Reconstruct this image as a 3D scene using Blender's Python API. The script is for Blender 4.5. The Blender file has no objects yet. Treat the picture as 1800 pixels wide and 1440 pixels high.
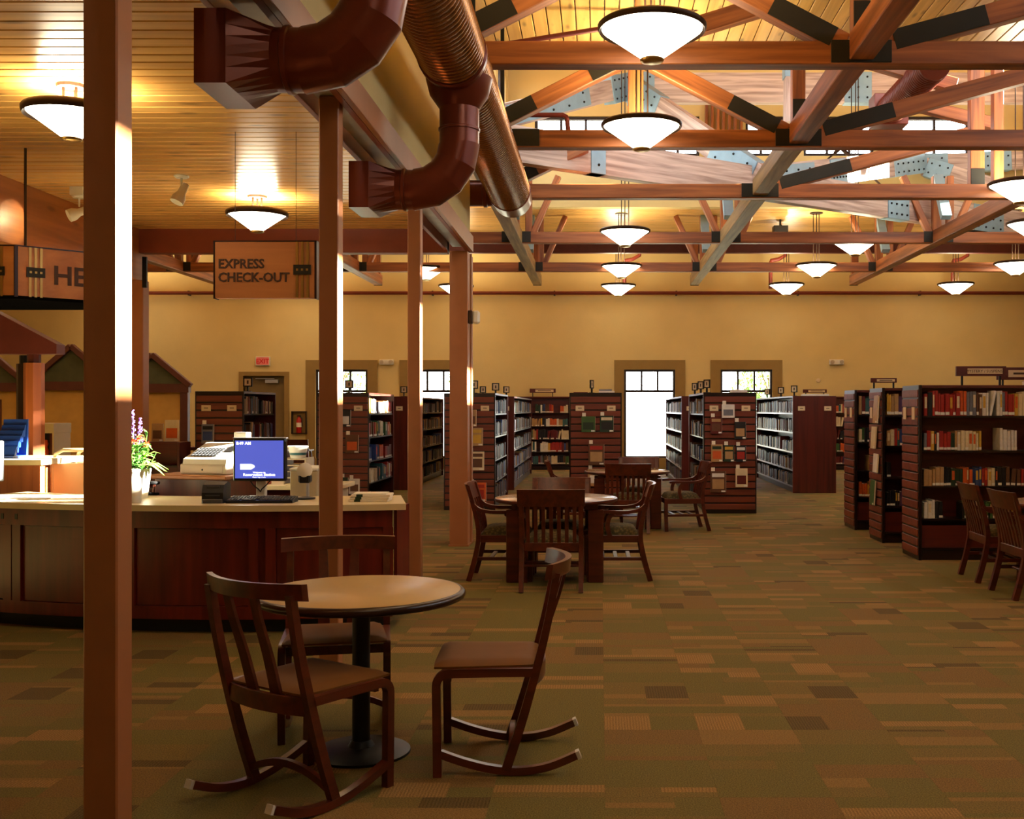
import bpy, math, random
from mathutils import Vector, Matrix
random.seed(7)
scene = bpy.context.scene
COL = scene.collection
PI = math.pi

# ------------------------------------------------------------------ camera, world, sun, exposure
EYE = 1.565
cam_d = bpy.data.cameras.new('camera')
cam = bpy.data.objects.new('camera', cam_d); COL.objects.link(cam)
cam.location = (0, 0, EYE); cam.rotation_euler = (PI / 2, 0, 0)
cam_d.sensor_width = 36.0; cam_d.lens = 38.0; cam_d.shift_x = -155 / 1800; cam_d.shift_y = 0.0
cam_d.clip_end = 200
scene.camera = cam

world = bpy.data.worlds.new('world'); scene.world = world; world.use_nodes = True
bg = world.node_tree.nodes['Background']
bg.inputs[0].default_value = (0.98, 0.985, 1.0, 1); bg.inputs[1].default_value = 11.0

sun_d = bpy.data.lights.new('sun', 'SUN'); sun_d.energy = 200; sun_d.angle = math.radians(0.6); sun_d.color = (1, 0.92, 0.76)
sun = bpy.data.objects.new('sun', sun_d); COL.objects.link(sun)
sun.rotation_euler = Vector((-1, -0.08, -0.35)).to_track_quat('-Z', 'Y').to_euler()
sun.location = (20, 8, 12)

vs = scene.view_settings
vs.view_transform = 'Standard'; vs.look = 'None'; vs.gamma = 1.0; vs.use_curve_mapping = False
vs.exposure = -0.02
cy = scene.cycles
cy.adaptive_threshold = 0.05
cy.max_bounces = 5; cy.diffuse_bounces = 3; cy.glossy_bounces = 2; cy.transmission_bounces = 2; cy.transparent_max_bounces = 5
cy.caustics_reflective = False; cy.caustics_refractive = False

LAMP_COL = (1.0, 0.88, 0.60)
BOWL_EMIT = 11.0
UP_POWER = 75.0

# ------------------------------------------------------------------ materials
MATS = {}
def nt(name):
    m = bpy.data.materials.new(name); m.use_nodes = True
    t = m.node_tree; b = t.nodes['Principled BSDF']
    MATS[name] = m
    return m, t, b
def c4(c): return (c[0], c[1], c[2], 1)
def srgb(r, g, b):
    f = lambda v: (v / 255 / 12.92) if v / 255 <= 0.04045 else ((v / 255 + 0.055) / 1.055) ** 2.4
    return (f(r), f(g), f(b))
def plain(name, col, rough=0.6, metal=0.0, var=0.12, scale=6.0, bump=0.0, spec=0.4):
    m, t, b = nt(name)
    tc = t.nodes.new('ShaderNodeTexCoord'); n = t.nodes.new('ShaderNodeTexNoise')
    n.inputs['Scale'].default_value = scale; n.inputs['Detail'].default_value = 4
    t.links.new(tc.outputs['Object'], n.inputs['Vector'])
    r = t.nodes.new('ShaderNodeValToRGB')
    r.color_ramp.elements[0].position = 0.3; r.color_ramp.elements[1].position = 0.7
    r.color_ramp.elements[0].color = c4([v * (1 - var) for v in col]); r.color_ramp.elements[1].color = c4([min(1, v * (1 + var)) for v in col])
    t.links.new(n.outputs['Fac'], r.inputs['Fac']); t.links.new(r.outputs['Color'], b.inputs['Base Color'])
    b.inputs['Roughness'].default_value = rough; b.inputs['Metallic'].default_value = metal
    b.inputs['Specular IOR Level'].default_value = spec
    if bump:
        bp = t.nodes.new('ShaderNodeBump'); bp.inputs['Strength'].default_value = bump; bp.inputs['Distance'].default_value = 0.01
        n2 = t.nodes.new('ShaderNodeTexNoise'); n2.inputs['Scale'].default_value = scale * 15
        t.links.new(tc.outputs['Object'], n2.inputs['Vector'])
        t.links.new(n2.outputs['Fac'], bp.inputs['Height']); t.links.new(bp.outputs['Normal'], b.inputs['Normal'])
    return m
def wood(name, dark, light, rough=0.4, axis=0, scale=3.0, knots=0.0, rnd=0.0, spec=0.5):
    m, t, b = nt(name)
    tc = t.nodes.new('ShaderNodeTexCoord'); mp = t.nodes.new('ShaderNodeMapping')
    s = [scale * 6] * 3; s[axis] = scale * 0.35
    mp.inputs['Scale'].default_value = s
    t.links.new(tc.outputs['Object'], mp.inputs['Vector'])
    oi = t.nodes.new('ShaderNodeObjectInfo')
    ml = t.nodes.new('ShaderNodeVectorMath'); ml.operation = 'SCALE'; ml.inputs[0].default_value = (37, 53, 71)
    t.links.new(oi.outputs['Random'], ml.inputs['Scale'])
    t.links.new(ml.outputs['Vector'], mp.inputs['Location'])
    n = t.nodes.new('ShaderNodeTexNoise'); n.inputs['Scale'].default_value = 1.0; n.inputs['Detail'].default_value = 6; n.inputs['Distortion'].default_value = 0.6
    t.links.new(mp.outputs['Vector'], n.inputs['Vector'])
    r = t.nodes.new('ShaderNodeValToRGB')
    r.color_ramp.elements[0].position = 0.32; r.color_ramp.elements[1].position = 0.68
    r.color_ramp.elements[0].color = c4(dark); r.color_ramp.elements[1].color = c4(light)
    t.links.new(n.outputs['Fac'], r.inputs['Fac'])
    out = r.outputs['Color']
    if knots:
        v = t.nodes.new('ShaderNodeTexVoronoi'); v.inputs['Scale'].default_value = 1.0
        mp2 = t.nodes.new('ShaderNodeMapping'); s2 = [7.0] * 3; s2[axis] = 2.2; mp2.inputs['Scale'].default_value = s2
        t.links.new(tc.outputs['Object'], mp2.inputs['Vector']); t.links.new(ml.outputs['Vector'], mp2.inputs['Location'])
        t.links.new(mp2.outputs['Vector'], v.inputs['Vector'])
        kr = t.nodes.new('ShaderNodeValToRGB'); kr.color_ramp.elements[0].position = 0.08; kr.color_ramp.elements[1].position = 0.22
        kr.color_ramp.elements[0].color = (1 - knots, ) * 3 + (1,); kr.color_ramp.elements[1].color = (1, 1, 1, 1)
        t.links.new(v.outputs['Distance'], kr.inputs['Fac'])
        mx = t.nodes.new('ShaderNodeMix'); mx.data_type = 'RGBA'; mx.blend_type = 'MULTIPLY'; mx.inputs[0].default_value = 1
        t.links.new(out, mx.inputs[6]); t.links.new(kr.outputs['Color'], mx.inputs[7]); out = mx.outputs[2]
    if rnd:
        hs = t.nodes.new('ShaderNodeHueSaturation')
        mr = t.nodes.new('ShaderNodeMapRange'); mr.inputs['To Min'].default_value = 1 - rnd; mr.inputs['To Max'].default_value = 1 + rnd
        t.links.new(oi.outputs['Random'], mr.inputs['Value']); t.links.new(mr.outputs['Result'], hs.inputs['Value'])
        t.links.new(out, hs.inputs['Color']); out = hs.outputs['Color']
    t.links.new(out, b.inputs['Base Color'])
    b.inputs['Roughness'].default_value = rough; b.inputs['Specular IOR Level'].default_value = spec
    return m
def emis(name, col, strength):
    m, t, b = nt(name)
    b.inputs['Base Color'].default_value = c4(col); b.inputs['Emission Color'].default_value = c4(col); b.inputs['Emission Strength'].default_value = strength
    return m

wood('timber', srgb(112, 58, 24), srgb(178, 104, 50), 0.5, 0, 2.0)
wood('timber_grey', srgb(120, 92, 52), srgb(170, 135, 80), 0.6, 0, 2.0)
wood('glulam', srgb(150, 122, 108), srgb(214, 190, 174), 0.55, 0, 2.5)
wood('pine_x', srgb(190, 134, 66), srgb(228, 176, 98), 0.28, 0, 1.6, 0.6, 0.1)
wood('pine_y', srgb(198, 146, 70), srgb(232, 184, 100), 0.35, 1, 1.6, 0.55, 0.1)
wood('cherry', srgb(62, 18, 12), srgb(94, 30, 19), 0.32, 2, 2.2)
wood('cherry_x', srgb(66, 20, 13), srgb(98, 32, 20), 0.36, 0, 2.2)
wood('slat_wood', srgb(96, 38, 22), srgb(122, 54, 32), 0.45, 0, 2.0, 0, 0.06)
wood('chair_wood', srgb(66, 22, 12), srgb(98, 38, 20), 0.28, 0, 3.0, 0, 0, 0.55)
wood('mission_wood', srgb(64, 22, 12), srgb(94, 36, 18), 0.30, 0, 3.0)
wood('sign_wood', srgb(160, 98, 50), srgb(186, 122, 66), 0.5, 0, 1.5)
wood('orange_wood', srgb(138, 72, 34), srgb(168, 92, 46), 0.4, 2, 2.0)
wood('soffit_wood', srgb(150, 88, 36), srgb(188, 116, 54), 0.4, 1, 1.6, 0.4)
wood('desk_cherry', srgb(84, 21, 15), srgb(118, 34, 24), 0.3, 2, 2.2)
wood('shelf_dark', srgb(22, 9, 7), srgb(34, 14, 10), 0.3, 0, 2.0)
plain('post_paint', srgb(156, 98, 58), 0.45, 0, 0.05)
plain('header_paint', srgb(128, 58, 34), 0.5, 0, 0.06)
plain('wall_paint', srgb(214, 188, 126), 0.8, 0, 0.04, 1.5, 0.15)
plain('surround_paint', srgb(146, 116, 62), 0.8, 0, 0.05)
plain('door_paint', srgb(120, 96, 52), 0.5, 0, 0.05)
plain('channel_grey', srgb(150, 130, 110), 0.45, 0.3)
plain('steel_blue', srgb(138, 166, 180), 0.5, 0.2, 0.08)
plain('plate_black', srgb(38, 34, 24), 0.5, 0.3, 0.1)
plain('bolt', srgb(26, 26, 26), 0.5, 0.5)
plain('duct_brown', srgb(104, 44, 28), 0.3, 0.3, 0.06)
plain('duct_spiral', srgb(160, 112, 72), 0.24, 0.85, 0.06)
plain('pipe_red', srgb(110, 40, 28), 0.5)
plain('dark_red', srgb(84, 28, 20), 0.5)
plain('bronze', srgb(62, 44, 32), 0.4, 0.6)
plain('black_metal', srgb(24, 24, 24), 0.45, 0.3)
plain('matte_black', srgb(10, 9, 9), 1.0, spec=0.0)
plain('black_plastic', srgb(20, 20, 22), 0.4)
plain('grey_plastic', srgb(70, 70, 72), 0.4)
plain('white_plastic', srgb(222, 216, 200), 0.5, 0, 0.03)
plain('beige_plastic', srgb(206, 190, 166), 0.5, 0, 0.03)
plain('cream_metal', srgb(196, 176, 138), 0.45, 0, 0.04)
plain('pad_grey', srgb(205, 205, 205), 0.4, 0, 0.02)
plain('silver', srgb(190, 190, 196), 0.3, 0.7, 0.03)
plain('gold', srgb(186, 150, 84), 0.3, 0.8, 0.08)
plain('laminate_cream', srgb(216, 196, 150), 0.35, 0, 0.03)
plain('laminate_table', srgb(184, 154, 100), 0.36, 0, 0.03)
plain('laminate_grey', srgb(150, 124, 100), 0.25, 0, 0.03)
plain('table_edge', srgb(40, 18, 12), 0.3)
plain('vinyl', srgb(112, 74, 36), 0.6, 0, 0.06, spec=.12)
plain('toe_kick', srgb(30, 38, 44), 0.5)
plain('paper', srgb(226, 214, 190), 0.7, 0, 0.03)
plain('card', srgb(214, 188, 146), 0.7, 0, 0.03)
plain('ink', srgb(70, 44, 26), 0.7, 0, 0.02)
plain('letters', srgb(64, 40, 26), 0.6, 0, 0.05)
plain('olive_gable', srgb(84, 82, 48), 0.7)
plain('house_yellow', srgb(212, 160, 74), 0.75, 0, 0.06)
plain('house_brown', srgb(96, 48, 28), 0.55)
plain('kiosk_red', srgb(88, 32, 26), 0.5)
plain('exit_face', srgb(240, 130, 120), 0.5)
plain('exit_red', srgb(220, 30, 30), 0.5)
plain('red_paint', srgb(176, 24, 20), 0.3)
plain('leaf', srgb(60, 110, 36), 0.5, 0, 0.35, 9)
plain('leaf_light', srgb(130, 165, 60), 0.5, 0, 0.3, 9)
plain('leaf_tree', srgb(105, 140, 60), 0.6, 0, 0.35, 2)
plain('flower_purple', srgb(130, 90, 180), 0.6)
plain('flower_orange', srgb(225, 90, 50), 0.6)
plain('bark', srgb(80, 60, 42), 0.8)
plain('outdoor_ground', srgb(170, 170, 150), 0.9, 0, 0.15, 0.5)
plain('blue_rack', srgb(24, 60, 140), 0.4)
plain('window_frame', srgb(40, 26, 18), 0.5)
plain('pine_sub', srgb(70, 40, 18), 0.8)
plain('roof_ext', srgb(90, 85, 80), 0.9)
emis('bowl_glow', (1.0, 0.91, 0.70), BOWL_EMIT)
emis('spot_glow', (1.0, 0.85, 0.6), 14)
emis('screen_blue', srgb(88, 104, 220), 0.75)
emis('screen_white', (1, 1, 1), 1.6)

# carpet: a few yarn tones with fine loop relief
def carpet(name, col, ribs):
    m, t, b = nt(name)
    tc = t.nodes.new('ShaderNodeTexCoord')
    n = t.nodes.new('ShaderNodeTexNoise'); n.inputs['Scale'].default_value = 160; n.inputs['Detail'].default_value = 3
    t.links.new(tc.outputs['Object'], n.inputs['Vector'])
    r = t.nodes.new('ShaderNodeValToRGB'); r.color_ramp.elements[0].position = 0.3; r.color_ramp.elements[1].position = 0.72
    r.color_ramp.elements[0].color = c4([v * 0.55 for v in col]); r.color_ramp.elements[1].color = c4([v * 1.4 for v in col])
    t.links.new(n.outputs['Fac'], r.inputs['Fac']); out = r.outputs['Color']
    if ribs:
        w = t.nodes.new('ShaderNodeTexWave'); w.inputs['Scale'].default_value = 22; w.inputs['Distortion'].default_value = 1.2
        t.links.new(tc.outputs['Object'], w.inputs['Vector'])
        mx = t.nodes.new('ShaderNodeMix'); mx.data_type = 'RGBA'; mx.blend_type = 'MULTIPLY'; mx.inputs[0].default_value = 0.3
        t.links.new(out, mx.inputs[6]); t.links.new(w.outputs['Color'], mx.inputs[7]); out = mx.outputs[2]
    t.links.new(out, b.inputs['Base Color']); b.inputs['Roughness'].default_value = 0.9; b.inputs['Specular IOR Level'].default_value = 0.15
    bp = t.nodes.new('ShaderNodeBump'); bp.inputs['Strength'].default_value = 0.5; bp.inputs['Distance'].default_value = 0.004
    t.links.new(n.outputs['Fac'], bp.inputs['Height']); t.links.new(bp.outputs['Normal'], b.inputs['Normal'])
    return m
CARP = [carpet('carpet_olive', srgb(116, 98, 52), False), carpet('carpet_brown', srgb(120, 94, 52), False),
        carpet('carpet_tan', srgb(152, 118, 68), True), carpet('carpet_dark', srgb(100, 82, 46), True),
        carpet('carpet_moss', srgb(108, 97, 50), False), carpet('carpet_gold', srgb(132, 104, 58), False)]

# patterned olive upholstery
m, t, b = nt('upholstery')
tc = t.nodes.new('ShaderNodeTexCoord'); v = t.nodes.new('ShaderNodeTexVoronoi'); v.inputs['Scale'].default_value = 38
t.links.new(tc.outputs['Object'], v.inputs['Vector'])
r = t.nodes.new('ShaderNodeValToRGB'); r.color_ramp.elements[0].color = c4(srgb(120, 104, 60)); r.color_ramp.elements[1].color = c4(srgb(66, 58, 30)); r.color_ramp.elements[1].position = 0.6
t.links.new(v.outputs['Distance'], r.inputs['Fac']); t.links.new(r.outputs['Color'], b.inputs['Base Color']); b.inputs['Roughness'].default_value = 0.85

# window glass: lets light through, with a faint reflection
m, t, b = nt('glass')
tr = t.nodes.new('ShaderNodeBsdfTransparent'); tr.inputs[0].default_value = (0.95, 0.98, 1, 1)
gl = t.nodes.new('ShaderNodeBsdfGlossy'); gl.inputs['Roughness'].default_value = 0.02
mx = t.nodes.new('ShaderNodeMixShader'); mx.inputs[0].default_value = 0.06
t.links.new(tr.outputs[0], mx.inputs[1]); t.links.new(gl.outputs[0], mx.inputs[2])
t.links.new(mx.outputs[0], t.nodes['Material Output'].inputs['Surface'])

# ------------------------------------------------------------------ mesh helpers
class MB:
    def __init__(s): s.v = []; s.f = []; s.mi = []
    def add(s, vs_, fs, mi=0, M=None):
        o = len(s.v)
        for p in vs_:
            p = Vector(p)
            s.v.append(tuple(M @ p) if M is not None else tuple(p))
        for f in fs: s.f.append(tuple(i + o for i in f)); s.mi.append(mi)
        return s
    def box(s, x0, x1, y0, y1, z0, z1, mi=0, M=None):
        return s.add([(x0, y0, z0), (x1, y0, z0), (x1, y1, z0), (x0, y1, z0), (x0, y0, z1), (x1, y0, z1), (x1, y1, z1), (x0, y1, z1)],
                     [(0, 3, 2, 1), (4, 5, 6, 7), (0, 1, 5, 4), (1, 2, 6, 5), (2, 3, 7, 6), (3, 0, 4, 7)], mi, M)
    def cbox(s, x0, x1, y0, y1, z0, z1, c=0.004, mi=0, M=None):
        """box with all edges chamfered"""
        c = min(c, (x1 - x0) * .45, (y1 - y0) * .45, (z1 - z0) * .45)
        X = (x0, x1); Y = (y0, y1); Z = (z0, z1); vs_ = []; idx = {}
        for i in (0, 1):
            for j in (0, 1):
                for k in (0, 1):
                    sx = 1 if i == 0 else -1; sy = 1 if j == 0 else -1; sz = 1 if k == 0 else -1
                    for a, p in enumerate([(X[i], Y[j] + sy * c, Z[k] + sz * c), (X[i] + sx * c, Y[j], Z[k] + sz * c), (X[i] + sx * c, Y[j] + sy * c, Z[k])]):
                        idx[(i, j, k, a)] = len(vs_); vs_.append(p)
        fs = []
        g = lambda i, j, k, a: idx[(i, j, k, a)]
        fs += [(g(0,0,0,0), g(0,0,1,0), g(0,1,1,0), g(0,1,0,0)), (g(1,0,0,0), g(1,1,0,0), g(1,1,1,0), g(1,0,1,0)),
               (g(0,0,0,1), g(1,0,0,1), g(1,0,1,1), g(0,0,1,1)), (g(0,1,0,1), g(0,1,1,1), g(1,1,1,1), g(1,1,0,1)),
               (g(0,0,0,2), g(0,1,0,2), g(1,1,0,2), g(1,0,0,2)), (g(0,0,1,2), g(1,0,1,2), g(1,1,1,2), g(0,1,1,2))]
        for j in (0, 1):
            for k in (0, 1): fs.append((g(0,j,k,1), g(1,j,k,1), g(1,j,k,2), g(0,j,k,2)))
        for i in (0, 1):
            for k in (0, 1): fs.append((g(i,0,k,0), g(i,1,k,0), g(i,1,k,2), g(i,0,k,2)))
        for i in (0, 1):
            for j in (0, 1): fs.append((g(i,j,0,0), g(i,j,1,0), g(i,j,1,1), g(i,j,0,1)))
        for i in (0, 1):
            for j in (0, 1):
                for k in (0, 1): fs.append((g(i,j,k,0), g(i,j,k,1), g(i,j,k,2)))
        return s.add(vs_, fs, mi, M)
    def prism(s, poly, a0, a1, plane='XZ', mi=0, M=None):
        """extrude a 2-D polygon; plane XZ -> along y, XY -> along z, YZ -> along x"""
        n = len(poly)
        mk = {'XZ': lambda p, a: (p[0], a, p[1]), 'XY': lambda p, a: (p[0], p[1], a), 'YZ': lambda p, a: (a, p[0], p[1])}[plane]
        vs_ = [mk(p, a0) for p in poly] + [mk(p, a1) for p in poly]
        fs = [tuple(range(n)), tuple(range(2 * n - 1, n - 1, -1))] + [(i, (i + 1) % n, n + (i + 1) % n, n + i) for i in range(n)]
        return s.add(vs_, fs, mi, M)
    def lathe(s, prof, seg=24, mi=0, M=None, cap=True):
        n = len(prof); vs_ = []
        for r_, z_ in prof:
            for k in range(seg):
                a = 2 * PI * k / seg; vs_.append((r_ * math.cos(a), r_ * math.sin(a), z_))
        fs = []
        for i in range(n - 1):
            for k in range(seg):
                k2 = (k + 1) % seg
                fs.append((i * seg + k, i * seg + k2, (i + 1) * seg + k2, (i + 1) * seg + k))
        if cap:
            if prof[0][0] > 1e-6: fs.append(tuple(range(seg - 1, -1, -1)))
            if prof[-1][0] > 1e-6: fs.append(tuple((n - 1) * seg + k for k in range(seg)))
        return s.add(vs_, fs, mi, M)
    def tube(s, pts, r_, seg=10, mi=0, cap=True, radii=None):
        pts = [Vector(p) for p in pts]; n = len(pts); vs_ = []
        prev = None
        for i, p in enumerate(pts):
            tg = (pts[min(i + 1, n - 1)] - pts[max(i - 1, 0)]).normalized()
            if prev is None:
                a = Vector((0, 0, 1)) if abs(tg.z) < 0.9 else Vector((0, 1, 0))
                u = tg.cross(a).normalized()
            else:
                u = (prev - tg * prev.dot(tg)).normalized()
            prev = u; w = tg.cross(u)
            rr = radii[i] if radii else r_
            for k in range(seg):
                a = 2 * PI * k / seg; vs_.append(p + (u * math.cos(a) + w * math.sin(a)) * rr)
        fs = []
        for i in range(n - 1):
            for k in range(seg):
                k2 = (k + 1) % seg; fs.append((i * seg + k, i * seg + k2, (i + 1) * seg + k2, (i + 1) * seg + k))
        if cap: fs += [tuple(range(seg - 1, -1, -1)), tuple((n - 1) * seg + k for k in range(seg))]
        return s.add(vs_, fs, mi)
    def ribbon(s, pts, th, y0, y1, mi=0, M=None, th_end=None):
        """rectangular section swept along a polyline in the xz plane, spanning y0..y1"""
        n = len(pts); up = []; lo = []
        for i, (x, z) in enumerate(pts):
            a = pts[max(i - 1, 0)]; c = pts[min(i + 1, n - 1)]
            tx, tz = c[0] - a[0], c[1] - a[1]; L = math.hypot(tx, tz) or 1
            tt = th if th_end is None else th + (th_end - th) * i / (n - 1)
            nx, nz = -tz / L * tt / 2, tx / L * tt / 2
            up.append((x + nx, z + nz)); lo.append((x - nx, z - nz))
        vs_ = []
        for (u, l) in zip(up, lo): vs_ += [(u[0], y0, u[1]), (u[0], y1, u[1]), (l[0], y1, l[1]), (l[0], y0, l[1])]
        fs = []
        for i in range(n - 1):
            o = i * 4
            for k in range(4): fs.append((o + k, o + (k + 1) % 4, o + 4 + (k + 1) % 4, o + 4 + k))
        fs += [(3, 2, 1, 0), ((n - 1) * 4, (n - 1) * 4 + 1, (n - 1) * 4 + 2, (n - 1) * 4 + 3)]
        return s.add(vs_, fs, mi, M)
    def mesh(s, name, mats, smooth=False):
        me = bpy.data.meshes.new(name); me.from_pydata(s.v, [], s.f); me.update()
        for mm in (mats if isinstance(mats, (list, tuple)) else [mats]):
            me.materials.append(MATS[mm] if isinstance(mm, str) else mm)
        if any(s.mi): me.polygons.foreach_set('material_index', s.mi)
        import bmesh
        bm = bmesh.new(); bm.from_mesh(me); bmesh.ops.recalc_face_normals(bm, faces=bm.faces[:]); bm.to_mesh(me); bm.free()
        if smooth:
            me.polygons.foreach_set('use_smooth', [True] * len(me.polygons))
            try: me.set_sharp_from_angle(angle=math.radians(smooth if smooth is not True else 40))
            except Exception: pass
        return me

def link(name, me, parent=None, loc=None, rot=None):
    o = bpy.data.objects.new(name, me); COL.objects.link(o)
    if parent is not None: o.parent = parent
    if loc is not None: o.location = loc
    if rot is not None: o.rotation_euler = rot
    return o
def ob(name, mb, mats, parent=None, loc=None, rot=None, smooth=False):
    return link(name, mb.mesh(name, mats, smooth), parent, loc, rot)
def tag(o, label, cat, group=None):
    o['label'] = label; o['category'] = cat
    if group: o['group'] = group
    return o
def thing(name, label, cat, loc=(0, 0, 0), rz=0.0, group=None):
    o = bpy.data.objects.new(name, None); COL.objects.link(o); o.empty_display_size = 0.1
    o.location = loc; o.rotation_euler = (0, 0, rz)
    return tag(o, label, cat, group)
def struct(o): o['kind'] = 'structure'; return o
def copy_tree(o, parent=None):
    c = o.copy(); COL.objects.link(c); c.parent = parent
    for ch in list(o.children): copy_tree(ch, c)
    return c
def dup(o, loc, rz, label, group=None):
    c = copy_tree(o); c.location = loc; c.rotation_euler = (0, 0, rz); c['label'] = label
    if group: c['group'] = group
    return c
def box_ob(name, dims, mat, parent=None, c=0.0):
    b_ = MB(); (b_.cbox(*dims, c=c) if c else b_.box(*dims))
    return ob(name, b_, mat, parent)
def beam_ob(name, p0, p1, w, h, mat, parent=None, roll=0.0, c=0.008):
    """timber from p0 to p1 (centre line); local x runs along the grain"""
    p0 = Vector(p0); p1 = Vector(p1); d = p1 - p0; L = d.length; x = d.normalized()
    y = Vector((0, 0, 1)).cross(x)
    y = Vector((0, 1, 0)) if y.length < 1e-4 else y.normalized()
    z = x.cross(y)
    M = Matrix((x, y, z)).transposed().to_4x4(); M.translation = (p0 + p1) / 2
    b_ = MB(); b_.cbox(-L / 2, L / 2, -w / 2, w / 2, -h / 2, h / 2, c)
    o = ob(name, b_, mat); o.matrix_world = M
    if parent is not None:
        o.parent = parent; o.matrix_basis = parent.matrix_basis.inverted() @ M
    return o
def text_ob(s_, size, mat, parent, M, name='lettering', extrude=0.002, align='LEFT', bold=0.0, font_sx=1.0):
    cu = bpy.data.curves.new('t', 'FONT'); cu.body = s_; cu.size = size; cu.extrude = extrude; cu.align_x = align
    cu.offset = bold; cu.resolution_u = 2
    to = bpy.data.objects.new('t', cu); COL.objects.link(to)
    dg = bpy.context.evaluated_depsgraph_get()
    me = bpy.data.meshes.new_from_object(to.evaluated_get(dg)); me.materials.clear(); me.materials.append(MATS[mat])
    bpy.data.objects.remove(to); bpy.data.curves.remove(cu)
    o = link(name, me, parent); o.matrix_basis = M @ Matrix.Diagonal((font_sx, 1, 1, 1))
    return o
# a frame whose local x is world +X, local y is world +Z, facing the camera (-Y)
def face_M(x, y, z): return Matrix(((1, 0, 0, x), (0, 0, -1, y), (0, 1, 0, z), (0, 0, 0, 1)))
ORD = ['first', 'second', 'third', 'fourth', 'fifth', 'sixth', 'seventh', 'eighth', 'ninth', 'tenth', 'eleventh', 'twelfth', 'thirteenth',
       'fourteenth', 'fifteenth', 'sixteenth', 'seventeenth', 'eighteenth', 'nineteenth', 'twentieth']
def ordn(i):
    if i < 20: return ORD[i]
    t_ = {2: 'twenty', 3: 'thirty', 4: 'forty', 5: 'fifty'}[(i + 1) // 10]; u = (i + 1) % 10
    return {'twenty': 'twentieth', 'thirty': 'thirtieth', 'forty': 'fortieth', 'fifty': 'fiftieth'}[t_] if u == 0 else t_ + '-' + ORD[u - 1]

# ------------------------------------------------------------------ room shell
DECK = 5.77
LOW = 3.62
FAR = 28.5
def wall_holes(name, mat, u0, u1, z0, z1, holes, a0, a1, axis):
    """wall slab with rectangular openings; axis 'X': runs along x at y=a0..a1; 'Y': runs along y at x=a0..a1"""
    us = sorted({u0, u1, *[h[0] for h in holes], *[h[1] for h in holes]}); zs = sorted({z0, z1, *[h[2] for h in holes], *[h[3] for h in holes]})
    b_ = MB()
    for i in range(len(us) - 1):
        j = 0
        while j < len(zs) - 1:
            def solid(j): 
                cu, cz = (us[i] + us[i + 1]) / 2, (zs[j] + zs[j + 1]) / 2
                return not any(h[0] < cu < h[1] and h[2] < cz < h[3] for h in holes)
            if not solid(j): j += 1; continue
            k = j
            while k + 1 < len(zs) - 1 and solid(k + 1): k += 1
            if axis == 'X': b_.box(us[i], us[i + 1], a0, a1, zs[j], zs[k + 1])
            else: b_.box(a0, a1, us[i], us[i + 1], zs[j], zs[k + 1])
            j = k + 1
    return struct(ob(name, b_, mat))

floor = struct(box_ob('floor', (-17, 13, -3, FAR + .3, -0.12, -0.006), 'carpet_dark'))
# carpet tiles: every tile is pieced from blocks of different yarn
TS = 0.46
def tile_mesh(k):
    rr = random.Random(100 + k); b_ = MB(); h = TS / 2 - .0004; out = []
    def split(x0, x1, y0, y1, dep):
        w, d = x1 - x0, y1 - y0
        if dep == 0 or (dep < 3 and rr.random() < .2): out.append((x0, x1, y0, y1)); return
        if d > .1 and (d >= w * .8 or rr.random() < .55): m_ = y0 + d * rr.choice((.25, .5, .5, .75)); split(x0, x1, y0, m_, dep - 1); split(x0, x1, m_, y1, dep - 1)
        elif w > .2: m_ = x0 + w * rr.choice((.5, .4, .6)); split(x0, m_, y0, y1, dep - 1); split(m_, x1, y0, y1, dep - 1)
        else: out.append((x0, x1, y0, y1))
    split(-h, h, -h, h, 3)
    for (a, b2, c, d) in out: b_.box(a, b2, c, d, -0.006, 0.0, rr.choice([0, 0, 0, 1, 1, 4, 4, 4, 5, 5, 2, 3]))
    return b_
TILES = [tile_mesh(k).mesh('carpet_tile', CARP) for k in range(24)]
cells = []
for i in range(int(30 / TS)):
    for j in range(int(31.5 / TS)):
        x = -17 + TS / 2 + i * TS; y = -3 + TS / 2 + j * TS
        cells.append((x, y))
def shows(x, y):
    return y > 4.0 and -1120 < x / y * 1900 < 790
vis = sorted([c for c in cells if shows(*c)], key=lambda c: c[1] ** 2 + (0.25 * c[0]) ** 2)
near = set(vis[:300])
for n_, (x, y) in enumerate(vis[:300]):
    rr = random.Random(int(x * 100) * 7 + int(y * 100))
    o = link('carpet_tile', rr.choice(TILES), floor, (x, y, 0), (0, 0, rr.choice((0, PI))))
rest = MB()
for (x, y) in cells:
    if (x, y) in near: continue
    rr = random.Random(int(x * 100) * 7 + int(y * 100)); me = rr.choice(TILES); rot = rr.choice((0, PI))
    M = Matrix.Translation((x, y, 0)) @ Matrix.Rotation(rot, 4, 'Z')
    co = [v_.co for v_ in me.vertices]
    rest.add(co, [], 0, M); o0 = len(rest.v) - len(co)
    for p in me.polygons:
        if p.normal.z > .5: rest.f.append(tuple(i + o0 for i in p.vertices)); rest.mi.append(p.material_index)
o = ob('carpet_field', rest, CARP, floor); o['kind'] = 'stuff'

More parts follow.
